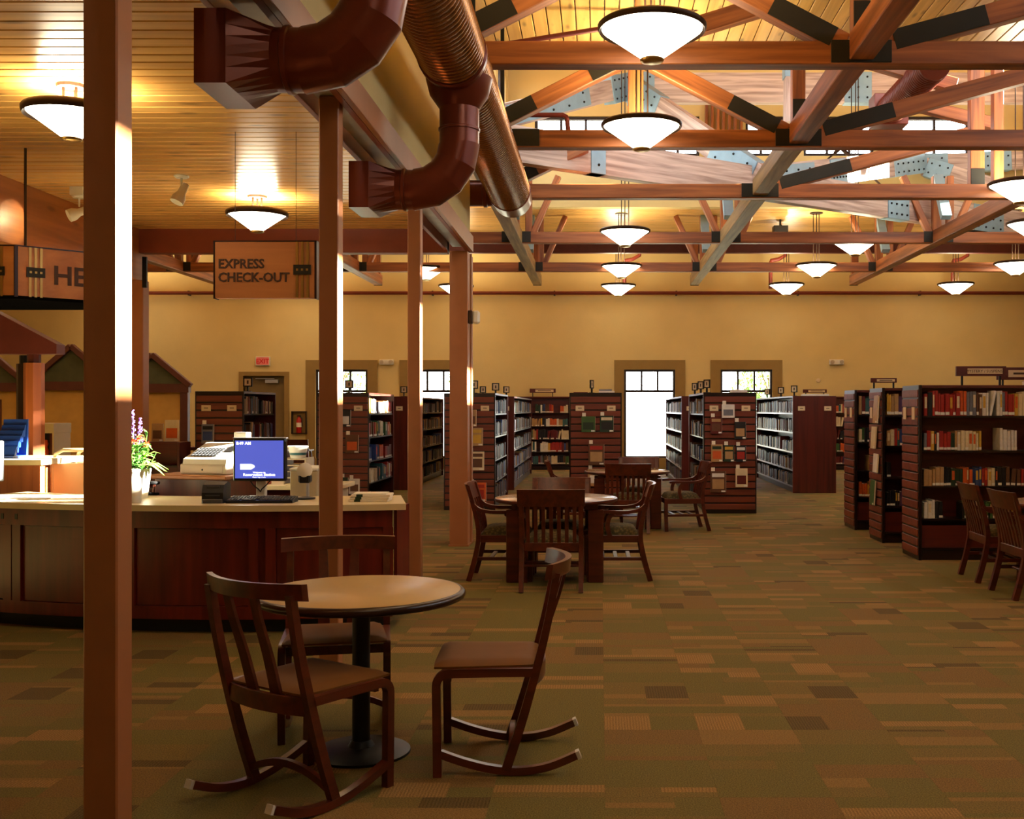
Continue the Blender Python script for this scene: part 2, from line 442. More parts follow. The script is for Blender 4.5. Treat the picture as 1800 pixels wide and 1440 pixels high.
# windows in the far wall (glass x0, x1) and the exit door
WIN = [(-7.50, -6.13), (-5.03, -3.67), (0.63, 1.98), (3.17, 4.54)]
ZS0, ZS1, ZTR = 0.28, 2.62, 2.05
DOOR = (-9.40, -8.32, 0, 2.45)
wall_holes('wall_far', 'wall_paint', -17, 13, -.12, DECK, [(a, b2, ZS0, ZS1) for a, b2 in WIN] + [DOOR], FAR, FAR + .3, 'X')
SUNW = [(2.4, 5.6), (5.7, 8.6), (8.7, 11.5), (11.6, 15.6)]
CL0, CL1 = 4.60, 5.57
wall_holes('wall_right', 'wall_paint', -3, 16, 0, DECK, [(a, b2, CL0, CL1) for a, b2 in SUNW], 7.0, 7.25, 'Y')
struct(box_ob('wall_return', (7.25, 13.0, 15.75, 16, 0, DECK), 'wall_paint'))
struct(box_ob('wall_right_wing', (13, 13.25, 15.75, FAR + .3, 0, DECK), 'wall_paint'))
struct(box_ob('wall_left', (-17.25, -17, -3, FAR + .3, 0, DECK), 'wall_paint'))
struct(box_ob('wall_back', (-17.25, 7.25, -3.25, -3, 0, DECK), 'wall_paint'))

def window(n, a, b2, z0, z1, y0, lites, ztr=None, axis='X', flip=1):
    """steel window: frame, bars and one pane per light; axis X in the far wall, Y in a side wall"""
    w = thing('window_%d' % n, '', 'window'); del w['category']; del w['label']; struct(w)
    def bx(nm, u0, u1, q0, q1, d0, d1, mat):
        b_ = MB()
        (b_.box(u0, u1, y0 + d0, y0 + d1, q0, q1) if axis == 'X' else b_.box(y0 + d0, y0 + d1, u0, u1, q0, q1))
        return ob(nm, b_, mat, w)
    f = 0.06
    for (u0, u1, q0, q1) in ((a, b2, z0, z0 + f), (a, b2, z1 - f, z1), (a, a + f, z0 + f, z1 - f), (b2 - f, b2, z0 + f, z1 - f)):
        bx('window_frame', u0, u1, q0, q1, .02, .12, 'window_frame')
    rows = [(z0 + f, z1 - f, lites)] if ztr is None else [(ztr + .03, z1 - f, lites), (z0 + f, ztr - .03, 1)]
    if ztr: bx('transom_bar', a + f, b2 - f, ztr - .03, ztr + .03, .02, .12, 'window_frame')
    for (q0, q1, k) in rows:
        L = (b2 - a - 2 * f); gap = .05
        pw = (L - gap * (k - 1)) / k
        for i in range(k):
            u = a + f + i * (pw + gap)
            bx('pane', u, u + pw, q0, q1, .066, .072, 'glass')
            if i < k - 1: bx('glazing_bar', u + pw, u + pw + gap, q0, q1, .03, .11, 'window_frame')
    return w
nwin = 1
for a, b2 in WIN:
    w = window(nwin, a, b2, ZS0, ZS1, FAR, 3, ZTR); nwin += 1
    for (u0, u1, q0, q1) in ((a - .26, a, 0, ZS1 + .25), (b2, b2 + .26, 0, ZS1 + .25), (a, b2, ZS1, ZS1 + .25), (a, b2, 0, ZS0)):
        box_ob('surround', (u0, u1, FAR - .035, FAR, q0, q1), 'surround_paint', w)
for a, b2 in SUNW:
    window(nwin, a, b2, CL0, CL1, 7.05, 1, None, 'Y'); nwin += 1

# exit door
d_ = thing('door_1', '', 'door'); del d_['category']; del d_['label']; struct(d_)
box_ob('door_frame', (-9.52, -9.40, FAR - .04, FAR + .2, 0, 2.56), 'surround_paint', d_)
box_ob('door_frame', (-8.32, -8.20, FAR - .04, FAR + .2, 0, 2.56), 'surround_paint', d_)
box_ob('door_head', (-9.40, -8.32, FAR - .04, FAR + .2, 2.45, 2.56), 'surround_paint', d_)
box_ob('door_leaf', (-9.40, -8.32, FAR + .10, FAR + .28, 0.0, 2.45), 'door_paint', d_, .004)
b_ = MB(); b_.cbox(-8.85, -8.50, FAR + .03, FAR + .10, 2.26, 2.36, .01); b_.cbox(-9.1, -8.6, FAR + .02, FAR + .05, 2.37, 2.39, .004)
ob('door_closer', b_, 'silver', d_)

# ceilings: boards run along x over the desk and at the far end, along depth over the hall
def board_ceiling(name, x0, x1, y0, y1, z, axis, w, mat, back=0.12):
    c = struct(box_ob(name, (x0, x1, y0, y1, z + .02, z + back), 'pine_sub'))
    L = (y1 - y0) if axis == 'X' else (x1 - x0); n = round(L / w); pw = L / n; g = .005
    b_ = MB()
    if axis == 'X': b_.cbox(-(x1 - x0) / 2, (x1 - x0) / 2, -pw / 2 + g, pw / 2 - g, 0, .022, .006)
    else: b_.cbox(-pw / 2 + g, pw / 2 - g, -(y1 - y0) / 2, (y1 - y0) / 2, 0, .022, .006)
    me = b_.mesh('plank', mat)
    for i in range(n):
        if axis == 'X': link('plank', me, c, ((x0 + x1) / 2, y0 + (i + .5) * pw, z))
        else: link('plank', me, c, (x0 + (i + .5) * pw, (y0 + y1) / 2, z))
    return c
board_ceiling('ceiling_desk', -5.25, -1.74, 2.2, 12.35, LOW, 'X', .135, 'pine_x')
struct(box_ob('ceiling_desk_rear', (-5.25, -1.74, -3, 2.2, LOW, LOW + .12), 'pine_x'))
board_ceiling('ceiling_hall', -1.5, 7.0, 6.0, 13.0, DECK, 'Y', .155, 'pine_y')
struct(box_ob('ceiling_hall_rear', (-1.5, 7.25, -3, 6.0, DECK, DECK + .12), 'pine_y'))
board_ceiling('ceiling_far', -5.3, 13.25, 22.5, FAR, DECK, 'X', .16, 'pine_x')
struct(box_ob('ceiling_far_left', (-17.25, -5.3, 12.35, FAR + .3, DECK, DECK + .12), 'pine_x'))
struct(box_ob('ceiling_side', (-5.3, -1.9, 12.35, 22.3, DECK, DECK + .12), 'pine_x'))
struct(box_ob('ceiling_left', (-17.25, -5.25, -3, 12.35, DECK, DECK + .12), 'pine_x'))
struct(box_ob('ceiling_right_wing', (9.0, 13.25, 15.75, 22.3, DECK, DECK + .12), 'pine_x'))
struct(box_ob('ceiling_corner', (7.0, 9.0, 13.0, 15.75, DECK, DECK + .12), 'pine_x'))
# plaster above the post line, above the desk header and the left beam
struct(box_ob('wall_fascia', (-1.66, -1.50, -3, 12.45, 3.60, DECK), 'wall_paint'))
struct(box_ob('wall_above_header', (-5.25, -1.66, 12.30, 12.45, LOW + .13, DECK), 'wall_paint'))
struct(box_ob('wall_above_soffit', (-5.45, -5.25, -3, 12.45, LOW + .13, DECK), 'wall_paint'))
# lantern over the crossing
LX0, LX1, LY0, LY1, LT = -1.9, 9.0, 13.0, 22.3, 8.7
LZ0, LZ1 = 6.80, 7.62
hx = [(-1.35, 0.25), (0.75, 2.05), (3.0, 3.95), (4.2, 5.65), (6.2, 8.3)]
LZS = (6.2, 8.3)  # unseen side and near windows, made tall to bring in more daylight
hyr = [(13.8, 16.2, 7.0, 8.2), (17.5, 19.3, 5.92, 6.36), (19.5, 20.9, 7.1, 8.0)]  # unseen right-hand openings, shaped to steer sun onto the books and glulams
hy = [(13.6, 15.4), (15.9, 17.5), (18.0, 19.6), (20.1, 21.8)]
wall_holes('wall_lantern_far', 'wall_paint', LX0, LX1, DECK - .02, LT, [(a, b2, LZ0, LZ1) for a, b2 in hx], LY1, LY1 + .2, 'X')
wall_holes('wall_lantern_near', 'wall_paint', LX0, LX1, DECK - .02, LT, [(a, b2, *LZS) for a, b2 in hx], LY0 - .2, LY0, 'X')
wall_holes('wall_lantern_left', 'wall_paint', LY0, LY1, DECK - .02, LT, [(a, b2, *LZS) for a, b2 in hy], LX0 - .2, LX0, 'Y')
wall_holes('wall_lantern_right', 'wall_paint', LY0, LY1, DECK - .02, LT, hyr, LX1, LX1 + .2, 'Y')
for a, b2 in hx:
    window(nwin, a, b2, LZ0, LZ1, LY1 + .03, 3); nwin += 1
    window(nwin, a, b2, *LZS, LY0 - .17, 3); nwin += 1
for a, b2 in hy:
    window(nwin, a, b2, *LZS, LX0 - .17, 3, None, 'Y'); nwin += 1
for h_ in hyr: window(nwin, *h_, LX1 + .03, 2, None, 'Y'); nwin += 1
struct(box_ob('trim_4', (LX0, LX1, LY1 - .02, LY1 + .2, DECK - .03, DECK - .0), 'wall_paint'))
struct(box_ob('ceiling_lantern', (LX0 - .2, LX1 + .2, LY0 - .2, LY1 + .2, LT, LT + .12), 'pine_x'))

# desk header, left soffit beam, beam on the post line
struct(box_ob('trim_1', (-5.25, -1.74, 12.30, 12.46, 3.35, LOW + .13), 'header_paint'))
s_ = struct(box_ob('trim_2', (-5.45, -5.25, -3, 12.46, 3.04, LOW + .13), 'soffit_wood'))
bm_ = thing('trim_3', '', 'beam'); del bm_['category']; del bm_['label']; struct(bm_)
box_ob('web', (-1.70, -1.54, -3, 12.45, 3.44, 3.60), 'channel_grey', bm_)
box_ob('flange', (-1.50, -1.46, -3, 12.45, 3.38, 3.56), 'post_paint', bm_, .004)
box_ob('flange', (-1.78, -1.74, -3, 12.45, 3.38, 3.74), 'header_paint', bm_, .004)
box_ob('flange_lip', (-1.54, -1.50, -3, 12.45, 3.38, 3.41), 'header_paint', bm_)

# posts
def post(x0, x1, y0, y1, z1, label, nm='post'):
    p = thing(nm, label, 'post')
    box_ob('shaft', (x0, x1, y0, y1, 0, z1), 'post_paint', p, .006)
    box_ob('base_plate', (x0 - .012, x1 + .012, y0 - .012, y1 + .012, 0.0, .02), 'post_paint', p)
    return p
post(-1.676, -1.564, 3.50, 3.615, 3.44, 'brown square post standing closest, in front of the curved desk')
post(-1.680, -1.562, 6.45, 6.565, 3.44, 'brown square post beside the express check-out sign')
post(-1.676, -1.562, 9.40, 9.515, 3.44, 'brown square post behind the right end of the desk')
p4 = post(-1.722, -1.514, 12.35, 12.86, 3.38, 'widest brown post at the far end of the row, carrying the alarm')
box_ob('side_strip', (-1.514, -1.50, 12.60, 12.64, 0, 3.38), 'post_paint', p4)
lp = post(-5.36, -5.20, 12.30, 12.46, 3.04, 'orange brown post at the left end of the red header', 'column')
box_ob('bracket', (-5.20, -5.15, 12.27, 12.30, 2.95, 3.30), 'black_metal', lp)

# ------------------------------------------------------------------ timber trusses
CB = 4.543; CH = .20; CC = CB + CH / 2
def plate_on(p0, p1, t0, t1, w, h, parent, mat='plate_black'):
    p0 = Vector(p0); p1 = Vector(p1); L = (p1 - p0).length; d = (p1 - p0) / L
    return beam_ob('gusset_plate', p0 + d * t0, p0 + d * t1, w + .024, h, mat, parent, c=.002)
def truss(y, x0, x1, label, nodes, kings, tops, w=.17, wh=.185):
    t_ = thing('roof_truss', label, 'truss', (0, y, 0), 0, 'timber roof trusses')
    P = lambda x, z, dy=0: (x, y + dy, z)
    beam_ob('bottom_chord', P(x0, CC), P(x1, CC), w, CH, 'timber', t_)
    for nx in nodes:
        beam_ob('gusset_plate', P(nx - .26, CC + .01), P(nx + .26, CC + .01), w + .03, CH * .96, 'plate_black', t_, c=.002)
    for (a, b2, pl0, pl1) in tops:
        beam_ob('web', P(*a), P(*b2), w * .9, wh, 'timber', t_)
        L = (Vector(P(*b2)) - Vector(P(*a))).length
        if pl0: plate_on(P(*a), P(*b2), .12, pl0, w * .9, .175, t_)
        if pl1: plate_on(P(*a), P(*b2), L - pl1, L - .05, w * .9, .175, t_)
    for (kx, z0, z1, ww, plh) in kings:
        beam_ob('king_post', P(kx, z0), P(kx, z1), .14, ww, 'timber', t_)
        if plh: beam_ob('gusset_plate', P(kx, z0), P(kx, z0 + plh), .165, ww * .96, 'plate_black', t_, c=.002)
    return t_
DZ = DECK - .02
z0 = CB + CH
def fan(zt=DZ):
    return [((-1.42, z0 - .02), (.33, 5.60), .75, .5), ((2.12, z0 - .02), (.45, 5.60), .72, 0), ((2.42, z0 - .02), (6.1, 5.72), .95, 0)]
truss(9.40, -1.5, 7.0, 'nearest timber roof truss, level with the closest hanging bowl lamp', [-1.25, 2.25], [(.39, z0, 5.72, .17, .0), (2.26, z0 + .05, DZ, .15, .3), (4.3, z0, 5.2, .15, .0)], fan())
truss(12.35, -1.5, 7.0, 'second timber roof truss from the front, crossing behind the duct', [-.95, 2.25], [(.36, z0, 5.72, .085, .0), (.45, z0, 5.72, .085, .0), (2.26, z0 + .05, DZ, .15, .3), (6.05, z0, 5.6, .15, .0)], fan())
truss(15.30, -1.5, 7.0, 'third timber roof truss, under the pale diagonal beam', [-1.4, 2.25], [(5.32, z0 - .1, 6.5, .2, .32), (5.62, z0, 6.5, .14, 0), (-1.4, z0, 5.7, .15, .2)],
      [((2.42, z0 - .02), (5.2, 5.46), 1.15, 0), ((-1.35, z0), (-.2, 5.3), .5, 0)])
for (yy, lab) in ((19.4, 'fourth timber roof truss, under the far end of the lantern'), (23.4, 'farthest timber roof truss, nearest the end wall')):
    nd = [-9.1, -5.3, -1.5, 2.25, 6.05, 9.85]; tp = []; kg = []
    zt = DZ
    for n_ in nd:
        kg += [(n_ - .02, z0, zt, .15, .0), (n_ + .22, z0, zt, .12, 0)]
        tp += [((n_ - .15, z0 - .01), (n_ - .62, zt), .0, .0), ((n_ + .3, z0 - .01), (n_ + .75, zt), 0, 0)]
    truss(yy, -16.9, 12.9, lab, nd, kg, tp, w=.15, wh=.11)
# purlins running the length of the hall at chord level
for i, (px, ya, yb, lab, mt) in enumerate([(-9.1, 12.6, 25.8, 'lengthwise purlin beam seen between the desk header and the wall', 'timber'), (-5.3, 12.6, 25.8, 'lengthwise purlin beam behind the express check-out sign', 'timber'),
                         (-1.5, 12.6, 25.8, 'lengthwise purlin beam under the end of the round duct', 'timber_grey'), (2.25, 6.5, 9.31, 'purlin beam rising out of the top of the picture before the nearest truss', 'timber'),
                         (2.25, 9.49, 12.26, 'purlin beam between the nearest and second trusses', 'timber'), (2.25, 12.44, 15.21, 'purlin beam between the second and third trusses', 'timber_grey'),
                         (2.25, 15.39, 25.8, 'long far purlin beam behind the third truss at mid-hall', 'timber_grey'),
                         (6.05, 15.4, 25.8, 'lengthwise purlin beam at the right, below the sunlit pale beam', 'timber')]):
    t_ = thing('purlin_beam', lab, 'beam', (px, ya, 0), 0, 'lengthwise purlin beams')
    zc = CC + (.05 if yb < 16 else .01)
    beam_ob('timber', (px, ya, zc), (px, yb, zc), .21, .23, mt, t_)
    if yb < 16: continue
    beam_ob('end_post', (px + .0, yb - .1, zc + .11), (px, yb - .1, DZ), .14, .16, 'timber', t_)
    beam_ob('end_bracket', (px - .1, yb, zc - .06), (px + .1, yb, zc - .06), .02, .14, 'black_metal', t_, c=.002)
    for q, yy in enumerate((19.4, 23.4)):
        beam_ob('steel_strap', (px, yy - .5, CC + .28), (px, yy + .0, DZ), .17, .12, 'steel_blue', t_, c=.003)

# pale glulam frame of the lantern with blue steel plates
def glulam(p0, p1, w, h, label, plates=(), grey=False):
    p0 = Vector(p0); p1 = Vector(p1); d = p1 - p0; L = d.length; x = d.normalized()
    y = Vector((0, 0, 1)).cross(x).normalized()
    if y.y > 0 and False: y = -y
    z = x.cross(y)
    M = Matrix((x, y, z)).transposed().to_4x4(); M.translation = p0
    t_ = thing('glulam_beam', label, 'beam', (0, 0, 0), 0, 'pale glulam beams of the lantern'); t_.matrix_basis = M
    b_ = MB(); n = max(2, int(h / .045)); 
    for i in range(n):
        ex = .0015 * (i % 2)
        b_.box(0, L, -w / 2 + ex, w / 2 - ex, -h / 2 + h * i / n, -h / 2 + h * (i + 1) / n)
    ob('timber', b_, 'glulam', t_)
    for (a, b2, hh, nx, nz) in plates:
        box_ob('steel_plate', (a, b2, -w / 2 - .018, w / 2 + .018, -hh / 2, hh / 2), 'steel_blue', t_, .003)
        bb = MB()
        for i in range(nx):
            for k in range(nz):
                bx_ = a + (b2 - a) * (i + .5) / nx; bz = -hh / 2 + hh * (k + .5) / nz
                for sgn in (-1, 1):
                    bb.lathe([(.02, 0), (.02, .014), (.012, .024)], 6, 0, Matrix.Translation((bx_, sgn * (w / 2 + .018), bz)) @ Matrix.Rotation(-sgn * PI / 2, 4, 'X'))
        o = ob('bolts', bb, 'bolt', t_); o['kind'] = 'stuff'
    return t_
glulam((-1.75, 14.45, 5.20), (8.6, 21.55, 5.20), .18, .50, 'long pale glulam beam crossing the hall diagonally under the lantern', [(1.9, 2.15, .5, 1, 2), (8.2, 8.75, .52, 4, 3), (10.6, 11.5, .5, 4, 3)])
glulam((2.55, 17.2, 5.25), (.50, 20.0, 7.55), .18, .42, 'pale glulam rafter rising left from the mid-hall joint, blue steel plates at both ends', [(.1, 1.25, .44, 3, 2), (3.0, 4.1, .46, 4, 3)])
glulam((-1.6, 15.6, 5.75), (.50, 20.0, 7.55), .18, .36, 'pale glulam rafter rising right above the second hanging lamp', [(.4, 3.3, .30, 5, 2), (4.3, 5.1, .48, 4, 3)])
glulam((2.75, 17.3, 5.25), (6.55, 22.0, 6.62), .18, .46, 'sunlit pale glulam rafter rising right from the mid-hall joint', [(.1, 1.3, .4, 3, 2), (1.9, 2.5, .42, 5, 2), (4.6, 6.1, .48, 6, 3)])
glulam((6.55, 22.0, 6.55), (8.9, 22.05, 6.65), .18, .36, 'short level pale glulam under the far right lantern windows', [(0, .5, .38, 2, 2), (1.1, 1.8, .38, 5, 2)])
glulam((6.6, 22.0, 6.5), (8.9, 21.0, 5.5), .18, .36, 'short pale glulam brace dropping right below the lantern windows', [(.05, .55, .38, 3, 2)])
glulam((.50, 20.0, 7.5), (8.8, 20.0, 7.5), .18, .55, 'level pale glulam tie high across the lantern', [(0, .5, .57, 3, 3), (4.0, 4.5, .57, 3, 3)])
glulam((3.2, 18.2, 7.9), (3.2, 18.25, 6.4), .18, .26, 'upright pale glulam strut hanging in the middle of the lantern', [(0, .75, .28, 2, 3)])
glulam((6.9, 16.2, 7.9), (9.0, 18.0, 6.5), .18, .30, 'pale glulam brace at the upper right with blue plate', [(.2, 1.3, .32, 2, 1)])
# braces between the first trusses
tag(beam_ob('timber_brace', (.8, 11.0, 5.40), (1.8, 11.0, 5.71), .15, .18, 'timber'), 'short sloping timber brace under the boards right of the nearest lamp', 'beam')
tag(beam_ob('timber_brace', (1.9, 14.0, 6.55), (4.6, 14.0, 5.75), .15, .18, 'timber'), 'sloping timber brace behind the blue-plated upright in the lantern', 'beam')
tag(beam_ob('timber_brace', (4.6, 16.3, 6.2), (6.0, 16.3, 5.85), .15, .18, 'timber'), 'sloping timber brace with black plate at upper right of lantern', 'beam')
# slim tie rods in the lantern
for (a, b2, lab) in (((4.0, 21.8, 6.1), (5.6, 21.8, 7.5), 'thin steel tie rod rising right before the lantern windows'), ((5.7, 21.9, 6.1), (4.2, 21.9, 7.5), 'thin steel tie rod rising left before the lantern windows')):
    b_ = MB(); b_.tube([a, b2], .02, 6); m_ = (Vector(a) + Vector(b2)) / 2; dd = (Vector(b2) - Vector(a)).normalized(); b_.tube([m_ - dd * .1, m_ + dd * .1], .04, 6)
    tag(ob('tie_rod', b_, 'bronze'), lab, 'rod')
# timber studs along the lantern walls
for i in range(7):
    x = 2.16 + i * .12
    o = tag(beam_ob('stud', (x, 22.25, 6.5), (x + .03, 22.25, 8.0 if i % 2 else 7.85), .09, .06, 'timber'), 'upright timber stud, %s from left below the lantern windows at mid-hall' % ordn(i), 'stud', 'studs below the lantern windows')

# eave beam and sprinkler pipes
tag(box_ob('eave_beam', (-16.9, 12.9, 25.95, 26.15, 5.33, 5.55), 'dark_red', None, .01), 'dark red eave beam running across the far end under the boards', 'beam')
b_ = MB(); b_.tube([(-16.9, FAR - .16, 4.62), (12.9, FAR - .16, 4.62)], .045, 10)
pp = thing('sprinkler_pipe', 'dark red sprinkler pipe along the whole end wall', 'pipe', (0, FAR - .16, 4.62))
o = ob('pipe', b_, 'pipe_red'); o.parent = pp; o.location = (0, -(FAR - .16), -4.62)
for k in range(9):
    o = link('pipe_clip', MB().box(-.02, .02, .0, .155, -.06, .06).mesh('pipe_clip', 'black_metal') if k == 0 else clip, pp, (-14 + k * 3.2, 0, 0)); clip = o.data
def pipe(pts, r_, label, mat='pipe_red'):
    b_ = MB(); b_.tube(pts, r_, 10)
    return tag(ob('sprinkler_pipe', b_, mat, smooth=True), label, 'pipe')
pipe([(-1.42, 12.75, DECK), (-1.42, 12.75, 5.1), (-1.38, 12.75, 5.04), (-.44, 12.75, 5.04), (-.40, 12.75, 5.02), (-.39, 12.75, 4.98), (-.36, 12.75, 4.70)], .028, 'red sprinkler pipe elbowing down beside the duct above the second truss')
pipe([(-1.5, 11.4, 5.34), (1.0, 11.4, 5.74)], .026, 'red sprinkler pipe under the yellow boards left of the nearest lamp')
for (x, lab) in ((4.35, 'red sprinkler drop with offset elbow at mid-right'), (9.0, 'red sprinkler drop with offset elbow at far right'), (.62, 'red sprinkler drop with offset elbow behind the middle lamps')):
    pipe([(x + .4, 27.6, DECK), (x + .38, 27.6, 5.5), (x + .2, 27.6, 5.4), (x + .02, 27.6, 5.37), (x, 27.6, 5.30), (x, 27.6, 4.65)], .05, lab)

# ------------------------------------------------------------------ ducts
DX, DZc, DR = -1.05, 4.09, .235
duct = thing('air_duct', 'brown spiral air duct running along the plaster above the posts', 'duct', (DX, 0, DZc))
b_ = MB(); prof = []
n = 300; y = -2.5
while y < 12.45:
    prof += [(DR, y), (DR, y + .045), (DR + .008, y + .052), (DR + .008, y + .058)]; y += .065
prof += [(DR, 12.45), (DR - .02, 12.5)]
b_.lathe(prof, 28, 0, Matrix.Rotation(-PI / 2, 4, 'X'))
ob('spiral_tube', b_, 'duct_spiral', duct, smooth=30)
for yy in (7.62, 12.40):
    b_ = MB(); b_.lathe([(DR + .004, yy), (DR + .016, yy + .01), (DR + .016, yy + .07), (DR + .004, yy + .08)], 28, 0, Matrix.Rotation(-PI / 2, 4, 'X'))
    ob('coupling_band', b_, 'duct_brown', duct, smooth=30)
for yy in (5.2, 8.9, 11.6):
    b_ = MB(); b_.box(-.02, .02, yy, yy + .03, DR - .01, DECK - DZc - .01)
    ob('hanger_strap', b_, 'black_metal', duct)
def branch(yc, label):
    t_ = thing('duct_branch', label, 'duct', (0, yc, 0), 0, 'elbowed duct branches')
    r_ = .145; xv = -1.03; zc = 3.17; R = .33
    # take-off cone hugging the main duct
    b_ = MB(); b_.lathe([(r_ + .10, 3.98), (r_ + .07, 3.86), (r_, 3.76)], 20, 0, Matrix.Translation((xv, 0, 0)), cap=False)
    ob('takeoff_collar', b_, 'duct_brown', t_, smooth=30)
    b_ = MB(); b_.lathe([(r_, 3.78), (r_, 3.62), (r_ + .008, 3.615), (r_ + .008, 3.60), (r_, 3.595), (r_, zc + R)], 20, 0, Matrix.Translation((xv, 0, 0)), cap=False)
    ob('riser', b_, 'duct_brown', t_, smooth=30)
    # gored elbow: five straight segments
    prev = None
    for k in range(4):
        a0 = PI / 2 * k / 4; a1 = PI / 2 * (k + 1) / 4
        b_ = MB(); rings = []
        for a in (a0, a1):
            cx = xv - R + R * math.cos(a); cz = zc + R - R * math.sin(a)
            ring = []
            for q in range(20):
                u = 2 * PI * q / 20
                rad = math.cos(u) * (r_ + .006)
                ring.append((cx + math.cos(a) * rad, math.sin(u) * (r_ + .006), cz - math.sin(a) * rad))
            rings.append(ring)
        b_.add(rings[0] + rings[1], [(q, (q + 1) % 20, 20 + (q + 1) % 20, 20 + q) for q in range(20)])
        ob('elbow_gore', b_, 'duct_brown', t_, smooth=50)
    xe = xv - R
    b_ = MB(); b_.lathe([(r_, 0), (r_, .05), (r_ + .01, .055), (r_ + .01, .075), (r_, .08), (r_, .13)], 20, 0, Matrix.Translation((xe, 0, zc)) @ Matrix.Rotation(-PI / 2, 4, 'Y'), cap=False)
    ob('collar', b_, 'duct_brown', t_, smooth=30)
    # round-to-square boot
    b_ = MB(); ring0 = []; ring1 = []; ring2 = []
    hh, hd = .165, .21
    for q in range(24):
        u = 2 * PI * q / 24; c_, s2 = math.cos(u), math.sin(u); k = 1 / max(abs(c_), abs(s2))
        ring0.append((xe - .12, r_ * c_, zc + r_ * s2)); ring1.append((xe - .29, hd * c_ * k, zc + hh * s2 * k)); ring2.append((xe - .43, hd * c_ * k, zc + hh * s2 * k))
    st = [(q, (q + 1) % 24, 24 + (q + 1) % 24, 24 + q) for q in range(24)]
    b_.add(ring0 + ring1, st); b_.add(ring1 + ring2, st)
    ob('boot', b_, 'duct_brown', t_)
    b_ = MB(); b_.box(xe - .42, xe - .41, -hd + .005, hd - .005, zc - hh + .005, zc + hh - .005); ob('grille', b_, 'black_metal', t_)
    return t_
branch(4.97, 'brown elbowed duct branch nearest the camera, its boot over the desk')
branch(7.90, 'second brown elbowed duct branch, ending beside the middle posts')
# duct on the far side of the hall
b_ = MB(); b_.lathe([(.15, 0), (.15, .22), (.165, .23), (.165, .27), (.15, .28), (.15, .75)], 22, 0, Matrix.Translation((-.05, 12.72, .02)) @ Matrix.Rotation(-PI / 2, 4, 'Y')); ob('end_branch', b_, 'duct_brown', duct, smooth=30)
b_ = MB(); b_.lathe([(DR, 12.45), (DR, 12.92), (DR - .03, 12.95)], 22, 0, Matrix.Rotation(-PI / 2, 4, 'X')); ob('end_cap', b_, 'duct_brown', duct, smooth=30)
d2 = thing('air_duct', 'brown spiral duct slanting away at the upper right among the trusses', 'duct', (4.10, 0, 5.80))
b_ = MB(); prof = []; y = 13.25
while y < 15.2: prof += [(.2, y), (.2, y + .04), (.208, y + .047), (.208, y + .053)]; y += .06
b_.lathe(prof, 24, 0, Matrix.Rotation(-PI / 2, 4, 'X')); ob('spiral_tube', b_, 'duct_brown', d2, smooth=30)
box_ob('end_box', (-.24, .24, 15.2, 15.55, -.22, .22), 'duct_brown', d2, .01)

# ------------------------------------------------------------------ hanging bowl lamps
def make_lamp(R, drop, name, label, group):
    t_ = thing(name, label, 'lamp', (0, 0, 0), 0, group)
    b_ = MB(); b_.lathe([(R * .965, 0.0), (R * .20, -R * .56), (R * .17, -R * .585), (0.0, -R * .59)], 36)
    ob('bowl', b_, 'bowl_glow', t_, smooth=50)
    b_ = MB(); b_.lathe([(R * .93, -.012), (R * .975, -.03), (R, -.012), (R * 1.005, .012), (R * .97, .026), (R * .93, .02)], 36)
    ob('rim', b_, 'bronze', t_, smooth=50)
    b_ = MB(); b_.lathe([(0, -R * .645), (R * .15, -R * .64), (R * .21, -R * .62), (R * .225, -R * .585), (R * .2, -R * .57)], 20)
    ob('finial', b_, 'gold', t_, smooth=50)
    for k in range(3):
        a = PI / 2 + 2 * PI * k / 3; rr_ = R * .16
        b_ = MB(); b_.tube([(rr_ * math.cos(a), rr_ * math.sin(a), -R * .5), (rr_ * math.cos(a), rr_ * math.sin(a), drop)], .009, 6)
        ob('rod', b_, 'bronze', t_)
    b_ = MB(); b_.lathe([(R * .3, drop - .02), (R * .32, drop - .005), (R * .32, drop)], 20); ob('canopy', b_, 'bronze', t_)
    ld = bpy.data.lights.new('uplight', 'AREA'); ld.shape = 'DISK'; ld.size = R * 1.2; ld.color = LAMP_COL
    ld.energy = UP_POWER * (R / .44) ** .6
    lo = bpy.data.objects.new('uplight', ld); COL.objects.link(lo); lo.parent = t_; lo.location = (0, 0, .03); lo.rotation_euler = (PI, 0, 0)
    return t_
LZ = 4.655
